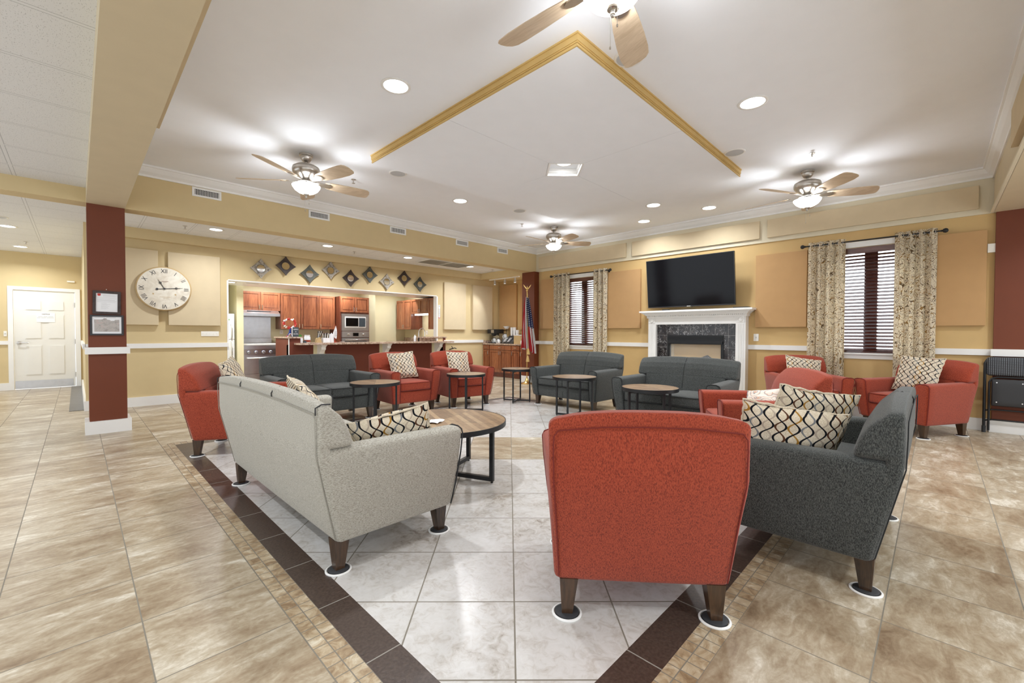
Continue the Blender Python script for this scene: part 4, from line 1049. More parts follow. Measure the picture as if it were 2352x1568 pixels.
# diamond mirrors
def mirror(x, z, s, mat, label):
    o = thing('diamond_mirror', label, 'mirror', (x, YK, z), 0, 'nine diamond wall mirrors')
    m = MB(); K = 8; front, back = {}, {}
    for i in range(K+1):
        for j in range(K+1):
            u, v = -1+2*i/K, -1+2*j/K; pu = u*(1-.10*(1-v*v)); pv = v*(1-.10*(1-u*u)); hx = (pu-pv)/R2*s/1.0; hz = (pu+pv)/R2*s
            y = YK-.030-.030*(u*u+v*v)/2
            front[i, j] = m.bm.verts.new((x+hx, y, z+hz)); back[i, j] = m.bm.verts.new((x+hx, y+.022, z+hz))
    for i in range(K):
        for j in range(K):
            m.bm.faces.new((front[i, j], front[i+1, j], front[i+1, j+1], front[i, j+1])); m.bm.faces.new((back[i, j], back[i, j+1], back[i+1, j+1], back[i+1, j]))
    for i in range(K):
        for (a, b_) in (((i, 0), (i+1, 0)), ((K, i), (K, i+1)), ((K-i, K), (K-i-1, K)), ((0, K-i), (0, K-i-1))): m.bm.faces.new((front[a], back[a], back[b_], front[b_]))
    part('frame', m, mat, o)
    part('rim', MB().lathe([(s*.54, -.008), (s*.58, -.010), (s*.60, 0), (s*.60, .014), (s*.54, .014), (s*.54, -.008)], (x, YK-.034, z), 32, 'y'), 'm_green' if mat != 'm_brown' else 'm_brown', o)
    part('glass', MB().lathe([(.001, -.006), (s*.55, -.006), (s*.55, .010), (.001, .010)], (x, YK-.034, z), 32, 'y'), 'mirror', o)
mats = ['m_grey', 'm_brown', 'm_green']
words = ['first', 'second', 'third', 'fourth', 'fifth', 'sixth', 'seventh', 'eighth', 'ninth']; cw_ = {'m_grey': 'distressed grey', 'm_brown': 'dark brown', 'm_green': 'slate green'}
for k, (x, z) in enumerate(((2.313, 2.259), (2.723, 2.352), (3.149, 2.25), (3.549, 2.359), (3.958, 2.242), (4.377, 2.354), (4.773, 2.241), (5.205, 2.357), (5.619, 2.254))):
    mirror(x, z, .124, mats[k % 3], '%s diamond mirror, %s from the left above the kitchen opening' % (cw_[mats[k % 3]], words[k]))
# fire extinguisher sign
o = thing('wall_sign', 'narrow vertical fire extinguisher sign right of the kitchen opening', 'sign', (6.19, YK, 1.48))
part('board', MB().box(6.163, 6.217, YK-.004, YK, 1.475, 1.805), 'paper', o)
part('side_stripe', MB().box(6.163, 6.172, YK-.005, YK-.004, 1.52, 1.72).box(6.208, 6.217, YK-.005, YK-.004, 1.52, 1.72), 'grille', o)
part('arrow', MB().prism([(6.166, 1.482), (6.214, 1.482), (6.214, 1.518), (6.19, 1.488), (6.166, 1.518)], lambda u, v, w_: (u, w_, v), YK-.006, YK-.004), 'redm', o)
part('symbol', MB().prism([(6.172, 1.782), (6.208, 1.782), (6.19, 1.768)], lambda u, v, w_: (u, w_, v), YK-.006, YK-.004), 'ink', o)
text('lettering', '\n'.join('FIRE'), .015, (6.19, YK-.005, 1.695), 0, 'ink', o, space=.85)
text('lettering', '\n'.join('EXTINGUISHER'), .015, (6.19, YK-.005, 1.59), 0, 'ink', o, space=.8)
solo('fire_extinguisher', MB().tube([(6.50, YK-.01, .72), (6.50, YK-.10, .74), (6.56, YK-.13, .76), (6.62, YK-.12, .74)], .012, 8).tube([(6.52, YK-.11, .74), (6.47, YK-.13, .80)], .009, 8).cyl((6.52, YK-.12, .30), .06, .40, 20), 'blackp', 'black-topped extinguisher on the wall, its top showing over a red armchair back', 'fire extinguisher')

# ================================================================== FIREPLACE AND TELEVISION
yc = 2.92; o = thing('fireplace', 'white mantel fireplace with black marble surround', 'fireplace', (7.35, yc, 0))
XM = 7.31
b = MB()
for s in (-1, 1):
    b.box(XM, XF, yc+s*.665, yc+s*.81, .12, 1.40); b.box(XM-.012, XF, yc+s*.66, yc+s*.82, 0, .12)
    for k in range(4): b.box(XM-.006, XM, yc+s*(.70+k*.022), yc+s*(.712+k*.022), .18, 1.28)
    b.box(XM-.010, XM, yc+s*.685, yc+s*.795, 1.31, 1.40)
b.box(XM, XF, yc-.665, yc+.665, 1.285, 1.40); b.box(XM-.006, XM, yc-.64, yc+.64, 1.385, 1.40)
part('surround', b, 'white', o)
for s in (-1, 1): part('rosette', MB().lathe([(.001, -.014), (.012, -.012), (.014, -.006), (.03, -.008), (.036, -.002), (.036, .002)], (XM-.010, yc+s*.74, 1.355), 24, 'x'), 'white', o)
b = MB().box(XM-.02, XF, yc-.83, yc+.83, 1.40, 1.425)
for k in range(56): b.box(XM-.036, XM-.02, yc-.80+k*.029, yc-.785+k*.029, 1.425, 1.443)
b.box(XM-.02, XF, yc-.83, yc+.83, 1.425, 1.443)
for k, (z0, z1, d) in enumerate(((1.443, 1.455, .045), (1.455, 1.470, .058), (1.470, 1.485, .078), (1.485, 1.498, .098))): b.box(XM-d, XF, yc-.80-d, yc+.80+d, z0, z1)
part('cornice', b, 'white', o)
part('mantel_shelf', MB().box(XM-.12, XF, yc-.93, yc+.93, 1.498, 1.528).bevel(.006, 2), 'white', o)
xg = 7.37
part('marble_surround', MB().box(xg, XF, yc-.665, yc-.46, 0, 1.09).box(xg, XF, yc+.46, yc+.665, 0, 1.09).box(xg, XF, yc-.665, yc+.665, 1.09, 1.285), 'marble', o)
b = MB().box(xg-.012, xg+.05, yc-.475, yc+.475, .945, 1.10).box(xg-.012, xg+.05, yc-.475, yc-.43, .1, .945).box(xg-.012, xg+.05, yc+.43, yc+.475, .1, .945).box(xg-.012, xg+.05, yc-.475, yc+.475, .02, .10)
for k in range(3): b.box(xg-.020, xg-.012, yc-.46, yc+.46, 1.03+k*.02, 1.04+k*.02)
b.box(xg-.035, xg-.012, yc-.46, yc+.46, .955, 1.0)
part('fire_insert', b, 'black', o)
part('firebox', MB().box(XF+.14, XF+.15, yc-.36, yc+.36, .1, .95).hexa([(xg+.05, yc-.43, .1), (XF+.15, yc-.30, .1), (XF+.15, yc-.29, .1), (xg+.05, yc-.42, .1), (xg+.05, yc-.43, .95), (XF+.15, yc-.30, .95), (XF+.15, yc-.29, .95), (xg+.05, yc-.42, .95)]).hexa([(xg+.05, yc+.42, .1), (XF+.15, yc+.29, .1), (XF+.15, yc+.30, .1), (xg+.05, yc+.43, .1), (xg+.05, yc+.42, .95), (XF+.15, yc+.29, .95), (XF+.15, yc+.30, .95), (xg+.05, yc+.43, .95)]).box(xg+.05, XF+.15, yc-.42, yc+.42, .08, .1), 'panel', o)
lg = MB()
for k in range(5): lg.tube([(7.46+.02*k, yc-.30+.05*k, .16+.07*(k % 3)), (7.48, yc, .18+.07*(k % 3)), (7.47+.01*k, yc+.28-.03*k, .17+.09*(k % 2))], .035, 10)
lg.tube([(7.46, yc-.25, .66), (7.47, yc-.18, .72), (7.47, yc-.10, .68)], .05, 10)
part('logs', lg, 'ink', o)
part('fire_glass', MB().box(xg, xg+.006, yc-.43, yc+.43, .10, .945), 'glass', o)
# television, tipped forward a little on its bracket
tz0, tz1, ty0, ty1 = 1.583, 2.412, 2.247, 3.712
o = thing('television', 'large flat black television above the mantel', 'television', (7.2, yc, tz0))
def tv(x_off, t, y0, y1, z0, z1):
    lx = lambda z: 7.262-(z-tz0)*.115
    return MB().hexa([(lx(z0)-x_off, y0, z0), (lx(z0)-x_off+t, y0, z0), (lx(z0)-x_off+t, y1, z0), (lx(z0)-x_off, y1, z0), (lx(z1)-x_off, y0, z1), (lx(z1)-x_off+t, y0, z1), (lx(z1)-x_off+t, y1, z1), (lx(z1)-x_off, y1, z1)])
part('bezel', tv(0, .035, ty0, ty1, tz0, tz1), 'blackp', o)
part('screen', tv(.002, .002, ty0+.010, ty1-.010, tz0+.018, tz1-.010), 'screen', o)
part('logo', tv(.004, .003, yc-.03+.06, yc+.03+.06, tz0+.004, tz0+.012), 'plate', o)
part('wall_bracket', MB().box(7.24, XF-.004, yc-.25, yc+.35, 1.85, 2.1), 'black', o)
o = thing('media_player', 'small black box with cable on the mantel left end', 'media player', (7.27, 3.42, 1.528))
part('case', MB().box(7.25, 7.31, 3.33, 3.44, 1.5285, 1.548).bevel(.004, 1), 'blackp', o)
part('cable', MB().tube([(7.26, 3.33, 1.534), (7.25, 3.1, 1.533), (7.28, 2.95, 1.555), (7.24, 2.9, 1.585)], .003, 6), 'blackp', o)
solo('cable_box', MB().box(7.25, 7.36, 2.06, 2.28, 1.5285, 1.545).bevel(.003, 1), 'blackp', 'flat black box on the mantel right end', 'media player')

# ================================================================== FLAG
fx, fy2 = 7.035, 6.475
o = thing('flag', 'American flag hanging furled from a gold-topped pole by the red corner column', 'flag', (fx, fy2, 0))
part('pole', MB().cyl((fx, fy2, .03), .012, 2.02, 14), 'brass', o)
part('base', MB().lathe([(.15, .0), (.15, .012), (.10, .03), (.05, .05), (.035, .09), (.022, .13), (.012, .14)], (fx, fy2, 0), 36), 'brass', o)
e = MB().lathe([(.012, 2.05), (.022, 2.06), (.026, 2.08), (.018, 2.10), (.008, 2.11)], (fx, fy2, 0), 16)
for s in (-1, 1):
    e.prism([(0, 2.12), (.02, 2.13), (.05, 2.165), (.085, 2.205), (.07, 2.165), (.045, 2.13), (.02, 2.10), (0, 2.10)], lambda u, v, w_: (fx+s*u*.7, fy2-s*u*.7+w_, v), -.004, .004)
e.lathe([(.004, 2.09), (.014, 2.11), (.016, 2.13), (.010, 2.15), (.010, 2.165), (.003, 2.175)], (fx, fy2, 0), 12)
part('eagle_finial', e, 'brass', o)
m = MB(); bm = m.bm; uvl = bm.loops.layers.uv.new('uv'); m.uvl = 1; NA, NZ = 56, 34; grid = []
for j in range(NZ+1):
    t = j/NZ; z = .78+(1.93-.78)*t; Rr = .026+.092*(1-t)**.7*(1 if t < .99 else .4)
    row = []
    for i in range(NA+1):
        s = i/NA; a = 2*pi*(s*.9)+.9+.5*(1-t); r = Rr*(1+.34*sin(6*a+2*t)+.12*sin(13*a)); zz = z-.05*(1-t)*sin(a*1.5)-(.08*s if t < .05 else 0)
        row.append((bm.verts.new((fx+.02*(1-t)+r*cos(a)*1.05, fy2-.02*(1-t)+r*sin(a)*1.05, zz)), (s, t)))
    grid.append(row)
for j in range(NZ):
    for i in range(NA):
        q = [grid[j][i], grid[j][i+1], grid[j+1][i+1], grid[j+1][i]]; f = bm.faces.new([v[0] for v in q])
        for lp, v in zip(f.loops, q): lp[uvl].uv = v[1]
bmesh.ops.solidify(bm, geom=bm.faces[:], thickness=.002); m.smooth = True
part('cloth', m, 'flag', o)
part('cord', MB().tube([(fx-.02, fy2-.03, 2.0), (fx-.035, fy2-.05, 1.6), (fx-.06, fy2-.075, 1.1), (fx-.05, fy2-.08, .72)], .006, 6), 'gold', o)
for dz in (0, -.16): part('tassel', MB().lathe([(.003, .80+dz), (.018, .78+dz), (.028, .74+dz), (.040, .66+dz), (.03, .655+dz), (.001, .655+dz)], (fx-.045+dz*.1, fy2-.08, 0), 14), 'gold', o)

# ================================================================== FOLDING CHAIR against the red wall
xf = 7.33; o = thing('folding_chair', 'black folding chair with dotted vinyl back leaning at the red wall', 'folding chair', (xf, -.685, 0))
ya, yb_ = -.965, -.405
def fr_(y0, y1, x, z1, r=.0115):
    return MB().tube([(x, y1, .03), (x, y1, z1-.06), (x+.004, y1-.018, z1-.02), (x+.006, y1-.06, z1), (x+.006, y0+.06, z1), (x+.004, y0+.018, z1-.02), (x, y0, z1-.06), (x, y0, .03)], r, 10)
part('outer_frame', fr_(ya, yb_, xf, .855, .013), 'black', o)
part('inner_frame', fr_(ya+.035, yb_-.035, xf-.022, .64, .010), 'black', o)
for z in (.155, .27): part('crossbar', MB().tube([(xf-.01, ya+.01, z-.015), (xf-.02, ya+.06, z), (xf-.02, yb_-.06, z), (xf-.01, yb_-.01, z-.015)], .009, 8), 'black', o)
part('back_pad', MB().soft(xf-.032, xf+.02, ya+.012, yb_-.012, .655, .865, .024, None, 6), 'dots', o)
part('seat_pan', MB().soft(xf-.050, xf-.028, ya+.05, yb_-.05, .315, .62, .02, None, 6), 'blackp', o)
rv = MB()
for y in (ya+.09, (ya+yb_)/2, yb_-.09):
    for z in (.36, .58): rv.cyl((xf-.052, y, z), .006, .003, 10, 'x')
part('rivets', rv, 'chrome', o)
for y in (ya, yb_): part('foot', MB().cyl((xf, y, 0), .017, .075, 14), 'rubber', o)

# ================================================================== KITCHEN
# bar wall with raised left block, granite bar top and corbels
struct('wall_bar', MB().box(2.78, 6.36, 8.60, 8.72, 0, .895), 'redbar')
struct('wall_bar_block', MB().box(2.78, 2.985, 8.601, 9.36, 0, 1.018), 'redbar')
struct('trim_%d' % n_[0], MB().box(2.772, 2.786, 8.592, 8.606, 0, 1.018), 'white'); n_[0] += 1
struct('wall_bar_end', MB().box(6.30, 6.372, 8.592, 8.80, 0, 1.012), 'redbar')
struct('wall_bar_riser', MB().box(5.72, 6.30, 8.66, 8.74, .93, 1.008), 'granite')
o = thing('bar_counter', 'long granite bar top on white curved brackets in the kitchen opening', 'bar counter', (4.5, 8.5, .895))
part('countertop', MB().box(2.87, 6.40, 8.28, 8.596, .897, .93).box(2.99, 6.29, 8.596, 8.965, .897, .93), 'granite', o)
for xb in (3.27, 4.66, 6.02):
    c = MB(); w_ = .042
    pr = [(0, .88), (-.25, .88), (-.25, .855), (-.225, .85), (-.225, .80), (-.18, .775), (-.13, .73), (-.085, .66), (-.062, .58), (-.06, .50), (0, .50)]
    c.prism(pr, lambda u, v, w: (xb+.06+w, 8.598+u, v), -w_, w_)
    c.box(xb+.06-.055, xb+.06+.055, 8.34, 8.598, .875, .895)
    part('corbel', c, 'white', o)
    part('bracket_panel', MB().box(xb-.05, xb+.17, 8.588, 8.598, .45, .895), 'kitchen', o)
solo('block_top', MB().box(2.755, 3.02, 8.57, 9.38, 1.019, 1.045).bevel(.005, 2), 'granite', 'small raised granite top at the left end of the bar', 'countertop')
solo('riser_top', MB().box(5.68, 6.40, 8.58, 8.82, 1.013, 1.036).bevel(.005, 2), 'granite', 'small raised granite ledge at the right end of the bar', 'countertop')
solo('back_counter', MB().box(3.08, 4.41, 10.12, 10.74, .86, .90).box(3.08, 4.41, 10.16, 10.74, 0, .86), 'granite', 'granite back counter under the three tall upper cabinets', 'countertop')
solo('side_counter', MB().box(5.95, 6.55, 8.98, 10.74, .86, .90).box(6.0, 6.55, 8.98, 10.74, 0, .86).box(6.53, 6.55, 8.9, 10.74, .90, 1.0), 'granite', 'granite side counter below the right kitchen cabinets', 'countertop')

def cab_door(par, u0, u1, z0, z1, plane, p, hside, hz, mat='cherry', hh=.09):
    """shaker door on plane 'y' (facing -y, at y=p) or 'x' (facing -x, at x=p); hside 'l','r' or None along u"""
    m = MB(); t = .018; fw_ = .048
    def B(a, b_, c, d, d0, d1):
        if plane == 'y': m.box(a, b_, p-d1, p-d0, c, d)
        else: m.box(p-d1, p-d0, a, b_, c, d)
    e = .004
    B(u0+e, u1-e, z0+e, z0+fw_, 0, t); B(u0+e, u1-e, z1-fw_, z1-e, 0, t); B(u0+e, u0+fw_, z0+fw_, z1-fw_, 0, t); B(u1-fw_, u1-e, z0+fw_, z1-fw_, 0, t)
    B(u0+fw_, u1-fw_, z0+fw_, z1-fw_, 0, .006); B(u0+fw_+.022, u1-fw_-.022, z0+fw_+.022, z1-fw_-.022, .006, .012)
    d = part('door', m, mat, par)
    if hside:
        u = u0+.03 if hside == 'l' else u1-.03
        if plane == 'y': h = MB().tube([(u, p-t, hz), (u, p-t-.025, hz+.004), (u, p-t-.025, hz+hh-.004), (u, p-t, hz+hh)], .006, 6)
        else: h = MB().tube([(p-t, u, hz), (p-t-.025, u, hz+.004), (p-t-.025, u, hz+hh-.004), (p-t, u, hz+hh)], .006, 6)
        part('handle', h, 'nickel', d)
    return d
def cabinet(label, x0, x1, y0, y1, z0, z1, group, mat='cherryd', nm='kitchen_cabinet'):
    o = thing(nm, label, 'cabinet', ((x0+x1)/2, (y0+y1)/2, z0), 0, group)
    part('body', MB().box(x0, x1, y0, y1, z0, z1), mat, o); return o
GU = 'cherry wood kitchen cabinets'
YU = 10.40
c = cabinet('low double-door cherry cabinet above the range hood', 2.36, 3.185, YU, 10.74, 1.60, 2.005, GU)
cab_door(c, 2.36, 2.795, 1.60, 2.005, 'y', YU, 'r', 1.63); cab_door(c, 2.795, 3.185, 1.60, 2.005, 'y', YU, 'l', 1.63)
c = cabinet('tall single-door cherry wall cabinet right of the hood', 3.19, 3.61, YU, 10.74, 1.205, 2.005, GU)
cab_door(c, 3.19, 3.61, 1.205, 2.005, 'y', YU, 'r', 1.23)
c = cabinet('tall double-door cherry wall cabinet left of the microwave', 3.613, 4.405, YU, 10.74, 1.205, 2.0, GU)
cab_door(c, 3.613, 4.03, 1.205, 2.0, 'y', YU, 'l', 1.23); cab_door(c, 4.03, 4.405, 1.205, 2.0, 'y', YU, 'l', 1.23)
c = cabinet('full-height cherry oven cabinet holding microwave and oven', 4.42, 5.17, 10.16, 10.74, 0, 2.0, GU)
cab_door(c, 4.43, 4.79, 1.62, 2.0, 'y', 10.16, 'r', 1.65); cab_door(c, 4.79, 5.16, 1.62, 2.0, 'y', 10.16, 'l', 1.65)
XU = 6.22
c = cabinet('tall double-door cherry cabinet on the right kitchen wall, farthest back', XU, 6.55, 9.87, 10.6, 1.22, 2.005, GU)
cab_door(c, 9.87, 10.235, 1.22, 2.005, 'x', XU, 'r', 1.25); cab_door(c, 10.235, 10.6, 1.22, 2.005, 'x', XU, 'l', 1.25)
c = cabinet('low double-door cherry cabinet over the sink', XU, 6.55, 9.09, 9.865, 1.62, 2.003, GU)
cab_door(c, 9.09, 9.48, 1.62, 2.003, 'x', XU, 'r', 1.65); cab_door(c, 9.48, 9.865, 1.62, 2.003, 'x', XU, 'l', 1.65)
c = cabinet('cherry cabinet at the right edge of the kitchen opening', XU, 6.55, 8.75, 9.085, 1.22, 2.0, GU)
cab_door(c, 8.75, 9.085, 1.22, 2.0, 'x', XU, None, 0)
solo('undercabinet_light', MB().box(XU+.02, XU+.12, 9.15, 9.75, 1.585, 1.617), 'lens', 'white strip light under the low cabinet over the sink', 'light')
# refrigerator
o = thing('refrigerator', 'white refrigerator at left inside the kitchen opening', 'refrigerator', (1.9, 10.1, 0))
part('body', MB().box(1.63, 2.17, 9.84, 10.6, .03, 1.49), 'white', o)
for z0, z1 in ((.06, .985), (.995, 1.49)): part('door', MB().box(1.63, 2.17, 9.79, 9.838, z0, z1).bevel(.01, 2), 'white', o)
part('handle', MB().tube([(2.12, 9.79, .55), (2.12, 9.75, .58), (2.12, 9.75, .93), (2.12, 9.79, .96)], .012, 8).tube([(2.12, 9.79, 1.02), (2.12, 9.75, 1.04), (2.12, 9.75, 1.25), (2.12, 9.79, 1.28)], .012, 8), 'steel', o)
part('magnet', MB().box(1.96, 2.09, 9.784, 9.79, 1.36, 1.39), 'green', o, label='green and white magnet strip')
o = thing('bread_basket', 'small basket of rolls on top of the white refrigerator', 'basket', (2.04, 9.92, 1.49))
part('basket', MB().lathe([(.05, 1.4905), (.07, 1.56), (.064, 1.56), (.046, 1.50), (.002, 1.495)], (2.04, 9.92, 0), 20), 'rag', o)
for dx, dy in ((-.025, 0), (.03, .01), (0, -.03)): part('roll', MB().lathe([(.001, 1.54), (.03, 1.55), (.036, 1.575), (.02, 1.60), (.001, 1.605)], (2.04+dx, 9.92+dy, 0), 12), 'linen', o)
# range and hood
o = thing('kitchen_range', 'stainless steel kitchen range with blue-ringed knobs', 'stove', (2.75, 10.3, 0))
part('body', MB().box(2.365, 3.07, 10.02, 10.70, .06, .86), 'steel', o)
part('cooktop', MB().box(2.36, 3.075, 9.99, 10.70, .862, .89), 'white', o)
part('backguard', MB().box(2.365, 3.07, 10.62, 10.70, .89, 1.0), 'steel', o)
part('control_panel', MB().box(2.365, 3.07, 9.985, 10.02, .67, .775), 'nickel', o)
part('front_rail', MB().box(2.36, 3.075, 9.975, 10.02, .785, .85).bevel(.008, 2), 'steel', o)
for k in range(5):
    kn = part('knob', MB().lathe([(.030, 0), (.030, -.012), (.022, -.016), (.020, -.034), (.002, -.036)], (2.46+k*.135, 9.984, .722), 18, 'y'), 'steel', o)
    part('knob_ring', MB().lathe([(.034, 0), (.036, -.004), (.031, -.006), (.031, 0), (.034, 0)], (2.46+k*.135, 9.984, .722), 20, 'y'), 'bluem', kn)
dr = part('oven_door', MB().box(2.375, 3.06, 9.985, 10.02, .285, .655).bevel(.006, 1), 'steel', o)
part('handle', MB().tube([(2.43, 9.985, .60), (2.43, 9.94, .60), (3.0, 9.94, .60), (3.0, 9.985, .60)], .013, 8), 'white', dr)
part('lower_drawer', MB().box(2.375, 3.06, 9.99, 10.02, .12, .27).bevel(.006, 1), 'steel', o)
solo('range_backsplash', MB().box(2.34, 3.09, 10.738, 10.748, 1.002, 1.47), 'steel', 'stainless steel backsplash panel between the range and hood', 'backsplash')
o = thing('range_hood', 'white and steel range hood under low cherry cabinet', 'range hood', (2.75, 10.3, 1.47))
part('hood', MB().prism([(10.16, 1.475), (10.16, 1.53), (10.30, 1.60), (10.735, 1.60), (10.735, 1.475)], lambda u, v, w: (w, u, v), 2.36, 3.11), 'steel', o)
part('grille', MB().box(2.5, 2.95, 10.235, 10.25, 1.574, 1.583), 'ink', o)
# microwave and wall oven in the tall cabinet
o = thing('microwave', 'silver built-in microwave with dark window above the oven', 'microwave', (4.79, 10.14, 1.165))
part('trim_frame', MB().box(4.455, 5.14, 10.12, 10.158, 1.17, 1.585).bevel(.008, 2), 'steel', o)
part('door', MB().box(4.53, 5.06, 10.105, 10.12, 1.25, 1.52).bevel(.01, 2), 'white', o)
part('window', MB().box(4.55, 4.86, 10.102, 10.105, 1.285, 1.485), 'screen', o)
part('keypad', MB().box(4.88, 5.04, 10.102, 10.105, 1.275, 1.49), 'slate', o)
o = thing('wall_oven', 'silver wall oven with two knobs under the microwave', 'oven', (4.79, 10.14, .55))
part('control_panel', MB().box(4.455, 5.14, 10.115, 10.158, 1.015, 1.16).bevel(.006, 1), 'steel', o)
part('display', MB().box(4.73, 4.87, 10.111, 10.115, 1.045, 1.125), 'screen', o)
for x in (4.61, 4.99): part('knob', MB().lathe([(.026, 0), (.026, -.02), (.018, -.028), (.002, -.03)], (x, 10.115, 1.085), 18, 'y'), 'nickel', o)
dr = part('door', MB().box(4.455, 5.14, 10.115, 10.158, .56, 1.0).bevel(.006, 1), 'steel', o)
part('handle', MB().tube([(4.52, 10.115, .955), (4.52, 10.075, .955), (5.08, 10.075, .955), (5.08, 10.115, .955)], .012, 8), 'chrome', dr)
part('window', MB().box(4.52, 5.08, 10.112, 10.115, .62, .92), 'screen', dr)
plate('wall_outlet', 'grey outlet plate on the kitchen wall behind the wreath', 3.28, 3.35, 10.742, 10.75, 1.09, 1.19, 1, 'y')
# things on the raised block
o = thing('patriotic_wreath', 'red, white and blue tinsel wreath stand on the raised bar block', 'wreath', (2.86, 8.80, 1.045))
rnd = random.Random(5); cwx, cwz, cwr = 2.862, 1.30, .088
cols = ['redm', 'chrome', 'redm', 'linen']
for k in range(18):
    a = 2*pi*k/18+.2; mt = cols[(k//2) % 4]; m = MB()
    for q in range(5):
        dx, dy, dz = (rnd.uniform(-.016, .016) for _ in range(3)); r = rnd.uniform(.010, .017)
        x, y, z = cwx+cwr*1.15*cos(a)+dx, 8.80+dy, cwz+cwr*sin(a)+dz
        m.lathe([(.001, z-r), (r*.8, z-r*.5), (r, z), (r*.7, z+r*.6), (.001, z+r)], (x, y, 0), 6)
    m.smooth = False; part('tinsel_tuft', m, mt, o)
part('star_stand', MB().prism([(2.80, 1.046), (2.83, 1.046), (2.862, 1.10), (2.895, 1.046), (2.925, 1.046), (2.885, 1.12), (2.885, 1.21), (2.86, 1.215), (2.845, 1.12)], lambda u, v, w: (u, w, v), 8.79, 8.81), 'bluem', o)
for a_, b_, c_ in ((2.775, 1.046, 1.075), (2.80, 1.046, 1.088)): part('striped_bow', MB().prism([(a_, b_), (a_+.02, b_), (2.87, c_+.02), (2.85, c_+.02)], lambda u, v, w: (u, w, v), 8.765, 8.775).prism([(5.722-a_, b_), (5.722-a_-.02, b_), (2.86, c_+.02), (2.88, c_+.02)], lambda u, v, w: (u, w, v), 8.765, 8.775), 'redm' if a_ < 2.79 else 'linen', o)
o = thing('message_board', 'small dark board reading america the beautiful beside the wreath', 'board', (2.965, 8.76, 1.045))
part('board', MB().box(2.902, 3.008, 8.755, 8.77, 1.046, 1.228).bevel(.006, 2), 'slate', o)
part('beaded_edge', MB().tube([(2.892, 8.762, 1.05+.012*k) for k in range(15)], .007, 5), 'linen', o)
for t, z, s in (('AMERICA', 1.185, .026), ('the', 1.142, .020), ('BEAUTIFUL', 1.098, .021)):
    x = text('lettering', t, s, (2.955, 8.7535, z), 0, 'paper', o); x.scale = (.82, 1.25, 1)
def lathe_thing(nm, label, cat, x, y, z, prof, mat, extra=None, group=None):
    o = thing(nm, label, cat, (x, y, z), 0, group); part(extra or 'body', MB().lathe([(r, h+z) for r, h in prof], (x, y, 0), 20), mat, o); return o
bt = .9305; yb2 = 8.78
o = thing('herb_plant', 'small green leafy plant behind the raised bar block', 'plant', (3.06, 8.90, bt)); part('pot', MB().lathe([(.03, bt+.0005), (.04, bt+.06), (.001, bt+.06)], (3.06, 8.90, 0), 16), 'linen', o)
m = MB(); rnd = random.Random(2)
for k in range(26):
    a, t, r = rnd.random()*6.28, rnd.random(), .05; x, y, z = 3.06+r*cos(a)*t, 8.90+r*sin(a)*t, bt+.10+.06*rnd.random()
    m.quad([(3.06, 8.90, bt+.05), (x+.012, y, z-.01), (x+.004, y, z+.012), (x-.010, y+.004, z)])
part('leaves', m, 'green', o)
lathe_thing('sugar_canister', 'white canister with lid at the left end of the bar', 'canister', 3.055, yb2, bt, [(.035, .0005), (.036, .075), (.030, .085), (.030, .10), (.001, .10)], 'linen')
solo('card_box', MB().box(3.08, 3.13, 8.70, 8.73, bt, bt+.035), 'slate', 'small dark box in front of the white canister on bar', 'box')
o = lathe_thing('cookie_jar', 'clear jar with white lid and red contents on the bar', 'jar', 3.175, yb2, bt, [(.052, .0005), (.058, .02), (.058, .11), (.046, .125), (.001, .125)], 'glassc')
part('lid', MB().lathe([(.048, bt+.1255), (.050, bt+.128), (.050, bt+.148), (.001, bt+.148)], (3.175, yb2, 0), 20), 'linen', o)
part('contents', MB().lathe([(.0585, bt+.012), (.0590, bt+.02), (.0590, bt+.045), (.0585, bt+.052), (.0585, bt+.012)], (3.175, yb2, 0), 20), 'redfab', o)
o = thing('knife_block', 'light wood knife block with utensils on the bar', 'knife block', (3.40, yb2, bt))
part('block', MB().prism([(3.33, bt+.0005), (3.44, bt+.0005), (3.41, bt+.11), (3.355, bt+.085)], lambda u, v, w: (u, w, v), yb2-.04, yb2+.04), 'rag', o)
for k in range(5): part('utensil', MB().tube([(3.37+.012*k, yb2, bt+.09), (3.385+.020*k, yb2, bt+.20)], .006, 6).lathe([(.001, bt+.19), (.015, bt+.20), (.012, bt+.22), (.001, bt+.225)], (3.385+.020*k, yb2, 0), 10), 'chrome' if k % 2 else 'blackp', o)
o = thing('utensil_caddy', 'white divided caddy with utensils on the bar', 'caddy', (3.53, yb2, bt))
part('tray', MB().box(3.465, 3.60, yb2-.05, yb2+.05, bt+.0005, bt+.09).box(3.525, 3.53, yb2-.052, yb2-.05, bt, bt+.09), 'linen', o)
for k in range(5): part('utensil', MB().tube([(3.48+.022*k, yb2, bt+.09), (3.475+.026*k, yb2, bt+.165)], .006, 6).lathe([(.001, bt+.155), (.016, bt+.165), (.018, bt+.18), (.001, bt+.195)], (3.475+.026*k, yb2, 0), 10), 'blackp' if k % 2 else 'chrome', o)
lathe_thing('paper_towel_roll', 'white paper towel roll standing on the bar', 'paper towel', 3.65, yb2, bt, [(.046, .0005), (.046, .17), (.010, .17), (.010, .19), (.001, .19)], 'linen')
m = MB(); K = 10
for s in (0, .006):
    pass
m.prism([(3.752, 1.27), (3.768, 1.25), (3.79, 1.20), (3.795, 1.13), (3.79, 1.03), (3.775, 1.0), (3.745, 1.01), (3.715, 1.05), (3.695, 1.08), (3.70, 1.11), (3.735, 1.20)], lambda u, v, w: (u+.0*w, 8.83+.02*sin(u*90)+w, v), 0, .006)
o = thing('dish_towel', 'white printed towel hanging above the bar beside the oven cabinet', 'towel', (3.745, 8.83, 1.0)); part('cloth', m, 'linen', o)
b = MB()
for k in range(5): b.box(3.735, 3.775, 8.806, 8.812, 1.06+.022*k, 1.064+.022*k)
part('print_lines', b, 'slate', o)
